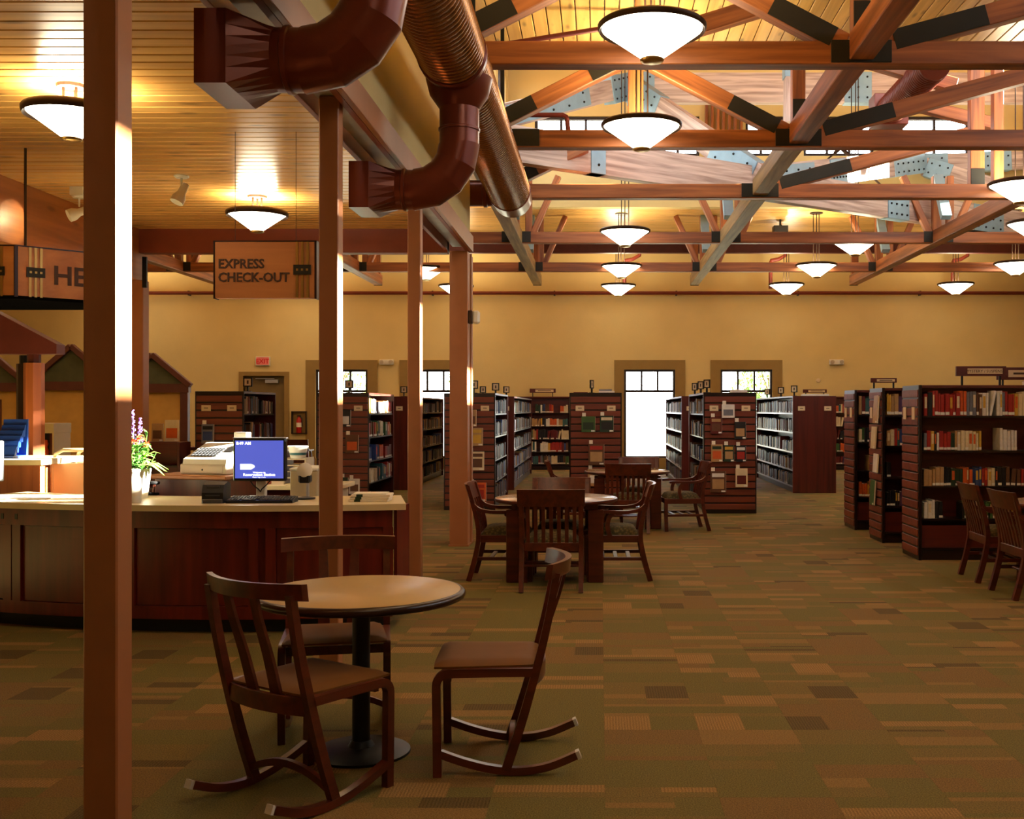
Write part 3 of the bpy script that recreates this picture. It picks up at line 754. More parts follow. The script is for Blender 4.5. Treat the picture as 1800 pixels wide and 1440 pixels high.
lamps = [(.42, 1.90, 'added bowl lamp, unseen behind the viewer in the middle row', DECK), (-11.9, 23.5, 'added bowl lamp hidden behind the HELP sign', DECK), (-7.75, 27.0, 'bowl lamp near the end wall behind the check-out sign', DECK), (.42, 5.30, 'added bowl lamp over the small round table, unseen above the picture', DECK), (.42, 8.75, 'hanging bowl lamp closest to the camera, top centre', DECK), (.45, 11.75, 'second hanging bowl lamp, in front of the second truss', DECK),  # first four are unseen lamps added to light foreground, posts and left wall
         (.43, 18.7, 'third bowl lamp of the middle row, before the yellow boards', LT), (.455, 23.2, 'fourth bowl lamp of the middle row, below the third', DECK), (.45, 26.9, 'lowest bowl lamp of the middle row, nearest the end wall', DECK),
         (4.67, 19.8, 'largest of the three bowl lamps left of the right purlin', LT), (4.62, 23.1, 'middle of the three bowl lamps left of the right purlin', DECK), (4.60, 26.7, 'smallest bowl lamp left of the right purlin, over the two windows', DECK),
         (8.75, 26.6, 'bowl lamp over the right bookcases by the end wall', DECK), (8.76, 22.8, 'bowl lamp cut by the right edge, lowest of the three', DECK),
         (7.18, 17.9, 'bowl lamp cut by the right edge, middle of the three', LT), (5.76, 14.8, 'bowl lamp cut by the right edge, topmost of the three', LT),
         (-3.80, 23.6, 'bowl lamp half hidden by the slim post behind the desk end', DECK), (-3.60, 27.0, 'bowl lamp half hidden by the widest post', DECK), (-8.0, 15.0, 'nearest added bowl lamp of the left wing, unseen above the house fronts', DECK), (-8.0, 19.0, 'second added bowl lamp of the left wing, unseen above the house fronts', DECK), (-12.0, 15.0, 'added outer bowl lamp of the left wing, unseen, nearer the front', DECK), (-12.0, 19.5, 'added outer bowl lamp of the left wing, unseen, farther back', DECK), (-7.75, 23.6, 'bowl lamp behind the express check-out sign', DECK), (-11.9, 27.0, 'bowl lamp peeking out right of the closest post', DECK)]  # left-wing lamps out of view are added to brighten that wing
protos = {}
for (x, y, lab, top) in lamps:
    if top not in protos:
        t_ = make_lamp(.44, top - LZ, 'pendant_lamp', lab, 'hanging bowl lamps'); t_.location = (x, y, LZ); protos[top] = t_
    else: dup(protos[top], (x, y, LZ), 0.2 * x, lab)
low1 = make_lamp(.29, LOW - 3.45, 'ceiling_lamp', 'bowl lamp under the desk ceiling, partly hidden by the closest post', 'bowl lamps under the desk ceiling'); low1.location = (-3.35, 6.85, 3.45)
dup(low1, (-3.30, 10.4, 3.45), .3, 'bowl lamp under the desk ceiling, left of the check-out sign post')

# track spots over the desk
def spot(loc, aim, label, lit):
    t_ = thing('ceiling_spotlight', label, 'spotlight', loc)
    b_ = MB(); b_.lathe([(.065, 0), (.065, -.008), (.05, -.022)], 18); ob('canopy', b_, 'white_plastic', t_, smooth=40)
    b_ = MB(); b_.tube([(0, 0, -.02), (0, 0, -.10)], .009, 8); ob('stem', b_, 'white_plastic', t_)
    q = Vector(aim).to_track_quat('Z', 'Y').to_matrix().to_4x4(); M = Matrix.Translation((0, 0, -.15)) @ q
    b_ = MB(); b_.lathe([(.028, -.09), (.034, -.08), (.036, .0), (.058, .05), (.058, .10), (.05, .10)], 18, 0, M); ob('lamp_head', b_, 'white_plastic', t_, smooth=40)
    b_ = MB(); b_.lathe([(.05, .085), (.0, .09)], 18, 0, M); ob('lens', b_, 'spot_glow' if lit else 'grey_plastic', t_)
    return t_
spot((-3.68, 9.5, LOW), (-.35, -.35, -1), 'unlit white ceiling spotlight left of the check-out sign', False)
s2 = spot((-4.82, 10.0, LOW - .08), (-.75, -.55, -.45), 'lit ceiling spotlight just left of the closest post', True)
box_ob('mount_block', (-.06, .06, -.06, .06, 0, .078), 'white_plastic', s2)
sd = bpy.data.lights.new('spot_beam', 'SPOT'); sd.energy = 14; sd.spot_size = math.radians(55); sd.color = (1, .8, .5)
so = bpy.data.objects.new('spot_beam', sd); COL.objects.link(so); so.parent = s2; so.location = (-.11, -.08, -.22); so.rotation_euler = Vector((-.8, -.5, -.15)).to_track_quat('-Z', 'Y').to_euler()

# ------------------------------------------------------------------ seating
def arc_pts(cx, cz, r_, a0, a1, n):
    return [(cx + r_ * math.cos(a0 + (a1 - a0) * i / n), cz + r_ * math.sin(a0 + (a1 - a0) * i / n)) for i in range(n + 1)]
def smooth_path(ctrl, n=5):
    """Catmull-Rom through 2-D control points"""
    P = [ctrl[0]] + list(ctrl) + [ctrl[-1]]; out = []
    for i in range(1, len(P) - 2):
        for k in range(n):
            t_ = k / n
            out.append(tuple(.5 * ((2 * P[i][j]) + (-P[i - 1][j] + P[i + 1][j]) * t_ + (2 * P[i - 1][j] - 5 * P[i][j] + 4 * P[i + 1][j] - P[i + 2][j]) * t_ ** 2 + (-P[i - 1][j] + 3 * P[i][j] - 3 * P[i + 1][j] + P[i + 2][j]) * t_ ** 3) for j in (0, 1)))
    return out + [ctrl[-1]]
def make_rocker(label):
    t_ = thing('rocking_chair', label, 'chair', (0, 0, 0), 0, 'wooden rocking chairs at the small round table')
    W = .225
    for s in (-1, 1):
        y0, y1 = sorted((s * W, s * (W + .034)))
        leg = [(.235, .0), (.238, .2), (.24, .37)] + arc_pts(.19, .39, .05, 0, PI / 2, 6) + [(.0, .442), (-.17, .442)]
        b_ = MB(); b_.ribbon(leg, .036, y0, y1); ob('bent_leg', b_, 'chair_wood', t_, smooth=35)
        back = smooth_path([(-.055, .025), (-.12, .22), (-.182, .44), (-.235, .66), (-.272, .865)], 5)
        b_ = MB(); b_.ribbon(back, .040, y0, y1, th_end=.030); ob('back_post', b_, 'chair_wood', t_, smooth=35)
        rk = smooth_path([(.225, .098), (.12, .060), (.0, .030), (-.12, .020), (-.24, .038), (-.36, .085)], 5)
        b_ = MB(); b_.ribbon(rk, .032, y0 + .001 * s, y1 - .001 * s); r_ = ob('rocker', b_, 'chair_wood', t_, smooth=35)
        b_ = MB(); b_.ribbon([(-.357, .0838), (-.372, .090)], .034, y0 - .001, y1 + .001); ob('end_cap', b_, 'pad_grey', r_)
    # upholstered seat: slightly dished slab with a soft rim
    b_ = MB(); nx, ny = 14, 12; vs_ = []; fs = []
    for top in (1, 0):
        for i in range(nx + 1):
            for j in range(ny + 1):
                u = i / nx * 2 - 1; v_ = j / ny * 2 - 1
                wx = .225; wy = .232 + .016 * u
                e = max(abs(u), abs(v_)) ** 8; ed = 1 - .03 * (abs(u) * abs(v_)) ** 4
                z = (.487 - .020 * e - .006 * (1 - u * u) * (1 - v_ * v_)) if top else .458
                vs_.append((.032 + u * wx * ed, v_ * wy * ed, z))
    N = (nx + 1) * (ny + 1)
    for i in range(nx):
        for j in range(ny):
            a = i * (ny + 1) + j; fs += [(a, a + ny + 1, a + ny + 2, a + 1), (N + a, N + a + 1, N + a + ny + 2, N + a + ny + 1)]
    rim = [i * (ny + 1) for i in range(nx + 1)] + [nx * (ny + 1) + j for j in range(1, ny + 1)] + [i * (ny + 1) + ny for i in range(nx - 1, -1, -1)] + [j for j in range(ny - 1, 0, -1)]
    for k in range(len(rim)): a, c = rim[k], rim[(k + 1) % len(rim)]; fs.append((a, c, N + c, N + a))
    b_.add(vs_, fs); ob('seat', b_, 'vinyl', t_, smooth=60)
    # curved crest rail
    b_ = MB(); n = 16; ring = []
    for i in range(n + 1):
        y = -.285 + .57 * i / n; x = -.318 + .085 * (y / .285) ** 2
        ring.append([(x - .017, y, .845), (x + .013, y, .838), (x + .004, y, .905), (x - .024, y, .907)])
    vs_ = [p for q in ring for p in q]; fs = []
    for i in range(n):
        for k in range(4): fs.append((i * 4 + k, i * 4 + (k + 1) % 4, i * 4 + 4 + (k + 1) % 4, i * 4 + 4 + k))
    fs += [(0, 1, 2, 3), (n * 4 + 3, n * 4 + 2, n * 4 + 1, n * 4)]
    b_.add(vs_, fs); ob('crest_rail', b_, 'chair_wood', t_, smooth=35)
    for s in (-1, 1):
        b_ = MB(); vs_ = []; n = 6
        pts = smooth_path([(-.192, .44), (-.235, .60), (-.285, .75), (-.312, .855)], 3); n = len(pts)
        for i, (x, z) in enumerate(pts):
            hw = .030 - .010 * i / (n - 1); yc = s * (.070 + .012 * i / n)
            vs_ += [(x - .007, yc - hw, z), (x - .007, yc + hw, z), (x + .007, yc + hw, z), (x + .007, yc - hw, z)]
        fs = [(i * 4 + k, i * 4 + (k + 1) % 4, i * 4 + 4 + (k + 1) % 4, i * 4 + 4 + k) for i in range(n - 1) for k in range(4)] + [(3, 2, 1, 0), tuple((n - 1) * 4 + k for k in range(4))]
        b_.add(vs_, fs); ob('slat', b_, 'chair_wood', t_, smooth=35)
    def bowed(x, z0, z1, sag, arch, nm):
        b_ = MB(); n = 10; vs_ = []
        for i in range(n + 1):
            v_ = i / n * 2 - 1; y = v_ * W; xx = x - sag * (1 - v_ * v_); zz = arch * (1 - v_ * v_)
            vs_ += [(xx - .011, y, z0 + zz), (xx + .011, y, z0 + zz), (xx + .011, y, z1 + zz), (xx - .011, y, z1 + zz)]
        fs = [(i * 4 + k, i * 4 + (k + 1) % 4, i * 4 + 4 + (k + 1) % 4, i * 4 + 4 + k) for i in range(n) for k in range(4)] + [(3, 2, 1, 0), tuple(n * 4 + k for k in range(4))]
        b_.add(vs_, fs); ob(nm, b_, 'chair_wood', t_, smooth=35)
    bowed(-.178, .385, .455, .035, 0, 'back_rail'); bowed(-.075, .065, .095, .0, .055, 'stretcher'); bowed(.19, .40, .44, 0, 0, 'front_rail')
    return t_
TX, TY = -1.09, 4.93
rock = make_rocker('wooden rocking chair seen from the side, right of the small round table')
rock.location = (-.47, 4.86, 0); rock.rotation_euler = (0, 0, PI + .05)
dup(rock, (-1.215, 4.43, 0), math.radians(56), 'wooden rocking chair with its back to us, left of the small round table')
dup(rock, (-1.30, 5.335, 0), -PI / 2 + .20, 'wooden rocking chair facing us from behind the small round table')

t_ = thing('cafe_table', 'small round cafe table with tan top on a black pedestal, among rocking chairs', 'table', (TX, TY, 0))
b_ = MB(); b_.lathe([(0, .741), (.448, .741), (.452, .738), (.452, .712), (.0, .712)], 64); ob('table_top', b_, 'laminate_table', t_, smooth=50)
b_ = MB(); b_.lathe([(.451, .740), (.462, .738), (.471, .728), (.473, .716), (.468, .706), (.455, .700), (.43, .702), (.43, .708), (.451, .711)], 64); ob('edge_band', b_, 'table_edge', t_, smooth=50)
b_ = MB(); b_.lathe([(.040, .03), (.040, .69)], 24); ob('pedestal', b_, 'black_metal', t_, smooth=40)
b_ = MB(); b_.lathe([(.14, .69), (.14, .705), (.05, .712)], 24); ob('mounting_plate', b_, 'black_metal', t_, smooth=40)
b_ = MB(); b_.lathe([(.222, .0), (.222, .012), (.20, .022), (.06, .034), (.045, .06), (.04, .06)], 40); ob('base', b_, 'black_metal', t_, smooth=30)

def make_armchair(label):
    t_ = thing('library_armchair', label, 'chair', (0, 0, 0), 0, 'wooden library armchairs')
    W = .255
    for s in (-1, 1):
        y0, y1 = sorted((s * (W - .02), s * (W + .02)))
        b_ = MB(); b_.ribbon(smooth_path([(-.335, 0), (-.275, .22), (-.245, .42), (-.275, .62), (-.345, .87)], 5), .048, y0, y1, th_end=.034); ob('leg', b_, 'mission_wood', t_, smooth=35)
        b_ = MB(); b_.ribbon([(.225, 0), (.23, .2), (.23, .42)], .045, y0, y1, th_end=.045); ob('leg', b_, 'mission_wood', t_)
        ya, yb = sorted((s * (W - .022), s * (W + .030)))
        b_ = MB(); b_.ribbon(smooth_path([(-.295, .70), (-.24, .655), (-.14, .632), (.0, .63), (.12, .635), (.185, .632)], 4), .03, ya, yb); ob('arm', b_, 'mission_wood', t_, smooth=35)
        b_ = MB(); b_.ribbon(smooth_path([(.03, .40), (.055, .50), (.04, .58), (.0, .62)], 4), .04, y0 + .006, y1 - .006); ob('arm_support', b_, 'mission_wood', t_, smooth=35)
        b_ = MB(); b_.cbox(-.25, .22, y0 + .008, y1 - .008, .355, .42); ob('seat_rail', b_, 'mission_wood', t_)
        b_ = MB(); b_.cbox(-.28, .215, y0 + .01, y1 - .01, .19, .222); ob('stretcher', b_, 'mission_wood', t_)
    for x in (-.14, -.02, .10):
        b_ = MB(); b_.cbox(x - .02, x + .02, -W + .01, W - .01, .196, .212); ob('foot_slat', b_, 'mission_wood', t_)
    b_ = MB(); b_.cbox(.205, .235, -W + .02, W - .02, .355, .42); ob('front_rail', b_, 'mission_wood', t_)
    b_ = MB(); b_.cbox(-.262, -.232, -W + .02, W - .02, .345, .42); ob('rear_rail', b_, 'mission_wood', t_)
    # broad curved crest
    b_ = MB(); n = 14; vs_ = []
    for i in range(n + 1):
        v_ = i / n * 2 - 1; y = v_ * .29; sag = .035 * (1 - v_ * v_)
        lo_ = -.302 - sag; hi_ = -.352 - sag
        vs_ += [(lo_ - .012, y, .735), (lo_ + .012, y, .735), (hi_ + .012, y, .885), (hi_ - .012, y, .885)]
    fs = [(i * 4 + k, i * 4 + (k + 1) % 4, i * 4 + 4 + (k + 1) % 4, i * 4 + 4 + k) for i in range(n) for k in range(4)] + [(3, 2, 1, 0), tuple(n * 4 + k for k in range(4))]
    b_.add(vs_, fs); ob('crest_board', b_, 'mission_wood', t_, smooth=35)
    for k in range(7):
        y = -.20 + .40 * k / 6; sag = .035 * (1 - (y / .29) ** 2)
        b_ = MB(); b_.ribbon([(-.247, .41), (-.262 - sag * .5, .55), (-.305 - sag, .75)], .012, y - .016, y + .016); ob('back_slat', b_, 'mission_wood', t_)
    b_ = MB(); nx, ny = 12, 12; vs_ = []; fs = []
    for i in range(nx + 1):
        for j in range(ny + 1):
            u = i / nx * 2 - 1; v_ = j / ny * 2 - 1
            e = (1 - abs(u) ** 5) * (1 - abs(v_) ** 5)
            vs_.append((-.005 + .225 * u * (1 - .02 * abs(v_) ** 4), v_ * .228, .422 + .075 * max(e, 0) ** .5))
    for i in range(nx):
        for j in range(ny): a = i * (ny + 1) + j; fs.append((a, a + ny + 1, a + ny + 2, a + 1))
    N = len(vs_); vs_ += [(-.23, -.228, .40), (.22, -.228, .40), (.22, .228, .40), (-.23, .228, .40)]
    rimidx = [0, nx * (ny + 1), nx * (ny + 1) + ny, ny]
    edges = [[i * (ny + 1) for i in range(nx + 1)], [nx * (ny + 1) + j for j in range(ny + 1)], [i * (ny + 1) + ny for i in range(nx, -1, -1)], [j for j in range(ny, -1, -1)]]
    for q, e in enumerate(edges): fs.append(tuple(e) + (N + (q + 1) % 4, N + q))
    fs.append((N + 3, N + 2, N + 1, N)); b_.add(vs_, fs); ob('seat_cushion', b_, 'upholstery', t_, smooth=60)
    return t_
arm = make_armchair('dark wooden armchair with its back to us at the nearer round reading table')
arm.location = (-.42, 9.55, 0); arm.rotation_euler = (0, 0, PI / 2)
dup(arm, (-.86, 10.10, 0), -.01, 'dark wooden armchair on the left side of the nearer round reading table')
dup(arm, (.12, 10.10, 0), PI + .01, 'dark wooden armchair on the right side of the nearer round reading table')
dup(arm, (-.385, 10.45, 0), -PI / 2, 'wooden armchair facing us across the nearer round reading table')
dup(arm, (.35, 13.92, 0), PI / 2, 'dark wooden armchair with its back to us at the farther round reading table')
dup(arm, (1.04, 14.12, 0), PI + .12, 'dark wooden armchair on the right side of the farther round reading table')
dup(arm, (-.34, 14.35, 0), .06, 'dark wooden armchair on the left side of the farther round reading table')
dup(arm, (.55, 15.11, 0), -PI / 2, 'wooden armchair facing us across the farther round reading table')
dup(arm, (3.72, 9.10, 0), .02, 'dark wooden armchair nearest us at the table by the right edge')
dup(arm, (3.74, 9.98, 0), -.03, 'dark wooden armchair farther back at the table by the right edge')
dup(arm, (-6.9, 24.8, 0), PI / 2, 'dark wooden armchair behind the check-out screen, below the fire extinguisher')
dup(arm, (-9.85, 24.2, 0), 0.1, 'wooden armchair at the left of the reading table behind the flowers')
dup(arm, (-8.7, 24.2, 0), PI, 'wooden armchair at the right of the reading table behind the flowers')
def reading_table(x, y, r_, label, rz=0):
    t_ = thing('reading_table', label, 'table', (x, y, 0), rz, 'round reading tables')
    b_ = MB(); b_.lathe([(0, .745), (r_ - .02, .745), (r_ - .016, .742), (r_ - .016, .715), (0, .715)], 48); ob('table_top', b_, 'laminate_grey', t_, smooth=50)
    b_ = MB(); b_.lathe([(r_ - .017, .744), (r_ - .004, .742), (r_, .732), (r_ - .004, .716), (r_ - .02, .708), (r_ - .05, .710), (r_ - .05, .714), (r_ - .017, .716)], 48); ob('edge_band', b_, 'mission_wood', t_, smooth=50)
    for sx in (-1, 1):
        for sy in (-1, 1):
            b_ = MB(); cx, cy = sx * r_ * .643, sy * r_ * .548; b_.cbox(cx - .07, cx + .07, cy - .03, cy + .03, 0, .66, .006); ob('leg', b_, 'mission_wood', t_)
    for sx in (-1, 1): box_ob('apron', (sx * r_ * .643 - .02, sx * r_ * .643 + .02, -r_ * .548 - .03, r_ * .548 + .03, .66, .708), 'mission_wood', t_)
    for sy in (-1, 1): box_ob('apron', (-r_ * .643 + .02, r_ * .643 - .02, sy * r_ * .548 - .02, sy * r_ * .548 + .02, .66, .708), 'mission_wood', t_)
    return t_
reading_table(-.41, 10.1, .575, 'nearer round reading table ringed by four armchairs')
reading_table(.36, 14.5, .575, 'farther round reading table in front of the bright window')
reading_table(4.32, 9.55, .66, 'round reading table cut by the right edge of the picture')
reading_table(-9.27, 24.2, .55, 'distant reading table behind the flower vase')
b_ = MB(); b_.box(-.11, .11, -.15, .15, 0, .004, 0, Matrix.Rotation(.3, 4, 'Z'))
tag(ob('paper_sheet', b_, 'paper', None, (.75, 14.32, .746)), 'white paper lying on the farther round reading table', 'paper')

# ------------------------------------------------------------------ books
BOOKC = {'red': srgb(150, 34, 24), 'dark red': srgb(92, 22, 18), 'orange': srgb(196, 84, 30), 'tan': srgb(168, 130, 84), 'cream': srgb(210, 190, 150), 'yellow': srgb(196, 152, 52),
         'green': srgb(58, 88, 40), 'dark green': srgb(28, 48, 30), 'teal': srgb(50, 92, 92), 'blue': srgb(44, 62, 110), 'grey': srgb(106, 104, 110), 'black': srgb(24, 22, 24), 'brown': srgb(92, 56, 34), 'white': srgb(214, 206, 192), 'purple': srgb(80, 50, 84)}
BM = {}
def book_mesh(cn):
    """unit book: spine at y=0 facing -y, x 0..1 thickness, z 0..1 height, y 0..1 depth"""
    plain('cover_' + cn.replace(' ', '_'), BOOKC[cn], 0.4, 0, .12, 8)
    b_ = MB(); e = .10
    b_.box(0, e, .02, 1, 0, 1); b_.box(1 - e, 1, .02, 1, 0, 1)
    b_.add([(0, .02, 0), (.2, 0, 0), (.8, 0, 0), (1, .02, 0), (1, .05, 0), (0, .05, 0), (0, .02, 1), (.2, 0, 1), (.8, 0, 1), (1, .02, 1), (1, .05, 1), (0, .05, 1)],
           [(0, 1, 7, 6), (1, 2, 8, 7), (2, 3, 9, 8), (3, 4, 10, 9), (4, 5, 11, 10), (5, 0, 6, 11), (0, 5, 4, 3, 2, 1), (6, 7, 8, 9, 10, 11)])
    b_.box(e, 1 - e, .05, .97, .015, .985, 1)
    return b_.mesh('book', ['cover_' + cn.replace(' ', '_'), 'paper'])
for cn in BOOKC: BM[cn] = book_mesh(cn)
SPL = MB().box(.02, .98, -.012, .012, .04, .17).mesh('spine_label', 'white_plastic')
TITLE = {k: MB().box(.2, .8, -.010, .004, .34, .86).mesh('title_block', 'cover_' + k) for k in ('cream', 'yellow', 'orange')}
NCOL = list(BOOKC)
def mixcol(rr):
    return rr.choice(['red', 'dark red', 'red', 'orange', 'tan', 'cream', 'yellow', 'green', 'dark green', 'teal', 'blue', 'grey', 'black', 'brown', 'white', 'dark red', 'black', 'purple', 'tan', 'white'])
def fillcolours(rr, n, runs):
    out = []
    while len(out) < n:
        c = mixcol(rr); out += [c] * (rr.choice([2, 3, 5]) if runs and rr.random() < .5 else 1)
    return out[:n]
stuff_books = MB(); STUFF_COLS = NCOL
def shelf_books(x, y, z, L, rz, hmax, depth, rr, labeller=None, group=None, gap_p=.10, runs=True, start=.02, lab_p=.6, tmin=.018, tmax=.042, palette=None):
    """row of books along the local +x axis from (x,y,z); spines face local -y"""
    R = Matrix.Translation((x, y, z)) @ Matrix.Rotation(rz, 4, 'Z'); u = start; i = 0
    cols = [rr.choice(palette) for _ in range(400)] if palette else fillcolours(rr, 400, runs); hbase = rr.uniform(.75, .92) * hmax
    while u < L - tmax - .01:
        if rr.random() < gap_p * .5: u += rr.uniform(.05, .20); hbase = rr.uniform(.72, .95) * hmax; continue
        th = rr.uniform(tmin, tmax); h = min(hmax, hbase * rr.uniform(.88, 1.08)); dp = depth * rr.uniform(.75, .98); cn = cols[i]
        lean = rr.uniform(.08, .2) if rr.random() < .06 else 0.0
        if lean: u += h * math.sin(lean) + .004
        M = R @ Matrix.Translation((u, rr.uniform(0, .012), 0)) @ Matrix.Rotation(-lean, 4, 'Y') @ Matrix.Diagonal((th, dp, h, 1))
        if lean: M = R @ Matrix.Translation((u - h * math.sin(lean), 0, th * math.sin(lean))) @ Matrix.Rotation(lean, 4, 'Y') @ Matrix.Diagonal((th, dp, h, 1)); u += th * .05
        if labeller:
            o = link('book', BM[cn]); o.matrix_basis = M
            tag(o, labeller(cn, i), 'book', group)
            if rr.random() < lab_p: link('spine_label', SPL, o)
            elif rr.random() < .5: link('title_block', TITLE[rr.choice(list(TITLE))], o)
        else:
            ci = STUFF_COLS.index(cn)
            stuff_books.box(0, 1, 0, 1, 0, 1, ci, M)
            if rr.random() < lab_p: stuff_books.box(.02, .98, -.012, .0, .04, .17, STUFF_COLS.index('white'), M)
        u += th + .0025; i += 1
    return i
def display_book(x, y, z, w, h, base, pic, label, strip=None, normal='-Y', card=True):
    """book shown face out, leaning on the slats"""
    t_ = thing('display_book', label, 'book', (x, y, z), 0 if normal == '-Y' else (-PI / 2 if normal == '-X' else PI / 2), 'face-out books')
    M = Matrix.Rotation(-.06, 4, 'X')
    b_ = MB(); b_.cbox(-w / 2, w / 2, -.022, -.004, 0, h, .002, 0, M); ob('cover', b_, 'cover_' + base, t_)
    b_ = MB(); b_.box(w / 2 - .004, w / 2 + .001, -.021, -.005, .004, h - .004, 0, M); ob('page_edge', b_, 'paper', t_)
    if pic: b_ = MB(); b_.box(-w * .38, w * .38, -.0235, -.021, h * .16, h * .62, 0, M); ob('cover_picture', b_, 'cover_' + pic, t_)
    if strip: b_ = MB(); b_.box(-w * .40, w * .40, -.0235, -.021, h * .72, h * .90, 0, M); ob('title_strip', b_, 'cover_' + strip, t_)
    b_ = MB(); b_.box(w * .2, w * .46, -.024, -.0215, .008, .03, 0, M); ob('spine_label', b_, 'white_plastic', t_)
    if card: b_ = MB(); b_.box(-w * .45, -w * .45 + .055, -.016, -.012, h - .02, h + .055, 0, M); ob('shelf_card', b_, 'paper', t_)
    return t_

# ------------------------------------------------------------------ bookcases
ZSH = [.13, .433, .77, 1.14, 1.50]
def bookcase(x0, x1, y0, y1, run, label, slat=True, H=1.82, cards=True, shelfz=ZSH, name='bookcase', glare_lip=False, base_panel=False):
    """double-faced case; run 'Y': end panel faces the camera; run 'X': end panel faces left"""
    t_ = thing(name, label, 'bookcase', ((x0 + x1) / 2, (y0 + y1) / 2, 0), 0, 'bookcases')
    X0, X1, Y0, Y1 = -(x1 - x0) / 2, (x1 - x0) / 2, -(y1 - y0) / 2, (y1 - y0) / 2
    T = .035
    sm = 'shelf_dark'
    if run == 'Y':
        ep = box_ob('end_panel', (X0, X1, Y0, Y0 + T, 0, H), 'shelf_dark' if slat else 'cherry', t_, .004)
        box_ob('end_panel', (X0, X1, Y1 - T, Y1, 0, H), 'cherry', t_, .004)
        box_ob('divider', (-.012, .012, Y0 + T, Y1 - T, .1, H - .03), 'cherry', t_)
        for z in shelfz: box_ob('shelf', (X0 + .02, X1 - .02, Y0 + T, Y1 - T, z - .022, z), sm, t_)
        if glare_lip:
            for z in shelfz: box_ob('shelf_glare', (X0 + .008, X0 + .02, Y0 + T, Y1 - T, z - .026, z + .004), 'silver', t_)  # bright strip stands in for window glare along the shelf edges
        box_ob('top', (X0, X1, Y0 + T, Y1 - T, H - .03, H), 'cherry_x', t_)
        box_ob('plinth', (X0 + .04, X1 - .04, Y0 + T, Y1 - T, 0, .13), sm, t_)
        if slat:
            n = 16; m0 = .02; pw = (H - .10) / n; bm_ = MB(); bm_.cbox(X0 + m0, X1 - m0, -.010, .0, -pw / 2 + .011, pw / 2 - .011, .003); me = bm_.mesh('slat', 'slat_wood')
            for k in range(n): link('slat', me, ep, (0, Y0, .05 + (k + .5) * pw))
        if cards:
            for cx in (X0 + .16, X1 - .16):
                c = box_ob('label_card', (cx - .065, cx + .065, Y0 - .018, Y0 - .011, H - .275, H - .195), 'card', t_)
                box_ob('card_print', (cx - .03, cx + .03, Y0 - .0195, Y0 - .018, H - .24, H - .23), 'ink', c)
    else:
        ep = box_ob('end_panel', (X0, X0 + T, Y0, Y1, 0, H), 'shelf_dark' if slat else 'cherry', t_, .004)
        box_ob('end_panel', (X1 - T, X1, Y0, Y1, 0, H), 'cherry', t_, .004)
        box_ob('divider', (X0 + T, X1 - T, -.012, .012, .1, H - .03), 'cherry_x', t_)
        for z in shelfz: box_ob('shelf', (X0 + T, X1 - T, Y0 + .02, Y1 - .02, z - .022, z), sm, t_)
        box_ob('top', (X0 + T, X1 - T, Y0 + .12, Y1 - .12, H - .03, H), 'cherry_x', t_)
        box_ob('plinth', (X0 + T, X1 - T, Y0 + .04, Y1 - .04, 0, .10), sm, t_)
        if base_panel: box_ob('base_panel', (X0 + T, X1 - T, Y0 + .03, Y0 + .05, .13, .36), 'cherry_x', t_); box_ob('back_panel', (X0 + T, X1 - T, Y0 + .26, Y0 + .27, .36, H - .03), 'cherry_x', t_)
        if slat:
            n = 18; m0 = .012; pw = (H - .08) / n; bm_ = MB(); bm_.cbox(-.010, .0, Y0 + m0, Y1 - m0, -pw / 2 + .009, pw / 2 - .009, .003); me = bm_.mesh('slat', 'slat_wood')
            for k in range(n): link('slat', me, ep, (X0, 0, .04 + (k + .5) * pw))
        if cards:
            for cy in (Y0 + .14, Y1 - .14):
                box_ob('label_card', (X0 - .018, X0 - .011, cy - .05, cy + .05, H - .36, H - .23), 'card', t_)
    return t_
def side_fill(x, y0, y1, side, zs, rr, labeller=None, group=None, **k):
    """books on the long face of a case that runs in depth; side +1 faces +x, -1 faces -x"""
    for q, z in enumerate(zs):
        lb = (lambda cn, i, q=q: labeller(cn, i, q)) if labeller else None
        if side > 0: shelf_books(x - .01, y0 + .05, z, y1 - y0 - .1, PI / 2, .26, .22, rr, lb, group, **k)
        else: shelf_books(x + .01, y1 - .05, z, y1 - y0 - .1, -PI / 2, .26, .22, rr, lb, group, **k)
SHN = ['bottom', 'fourth', 'third', 'second', 'top']
rr = random.Random(5)
# right group: three cases seen front on with slatted ends
RC = [('nearest right-hand bookcase', 11.2, 11.8, 1.14), ('middle right-hand bookcase', 12.65, 13.24, .24), ('rearmost right-hand bookcase', 14.02, 14.6, .24)]
for q, (nm, ya, yb, L) in enumerate(RC):
    bookcase(3.30, 6.85, ya, yb, 'X', ['tall bookcase with slatted end, nearest of three at right', 'tall bookcase with slatted end, middle of three at right', 'tall bookcase with slatted end, rearmost of three at right'][q], base_panel=True)
    for s_i in (1, 2, 3, 4):
        if s_i == 1 and q == 2: pass
        shelf_books(3.345, ya + .03, ZSH[s_i], L, 0, .285 if s_i == 4 else .235, .24, rr, (lambda cn, i, s_i=s_i, nm=nm: '%s book, %s from the slatted end on %s shelf of %s' % (cn, ordn(i), SHN[s_i], nm)),
                    'books on the right-hand bookcases', gap_p=.08, tmin=.02, tmax=.046)
        if q == 0: shelf_books(3.345 + L, ya + .03, ZSH[s_i], .7, 0, .235, .24, rr)
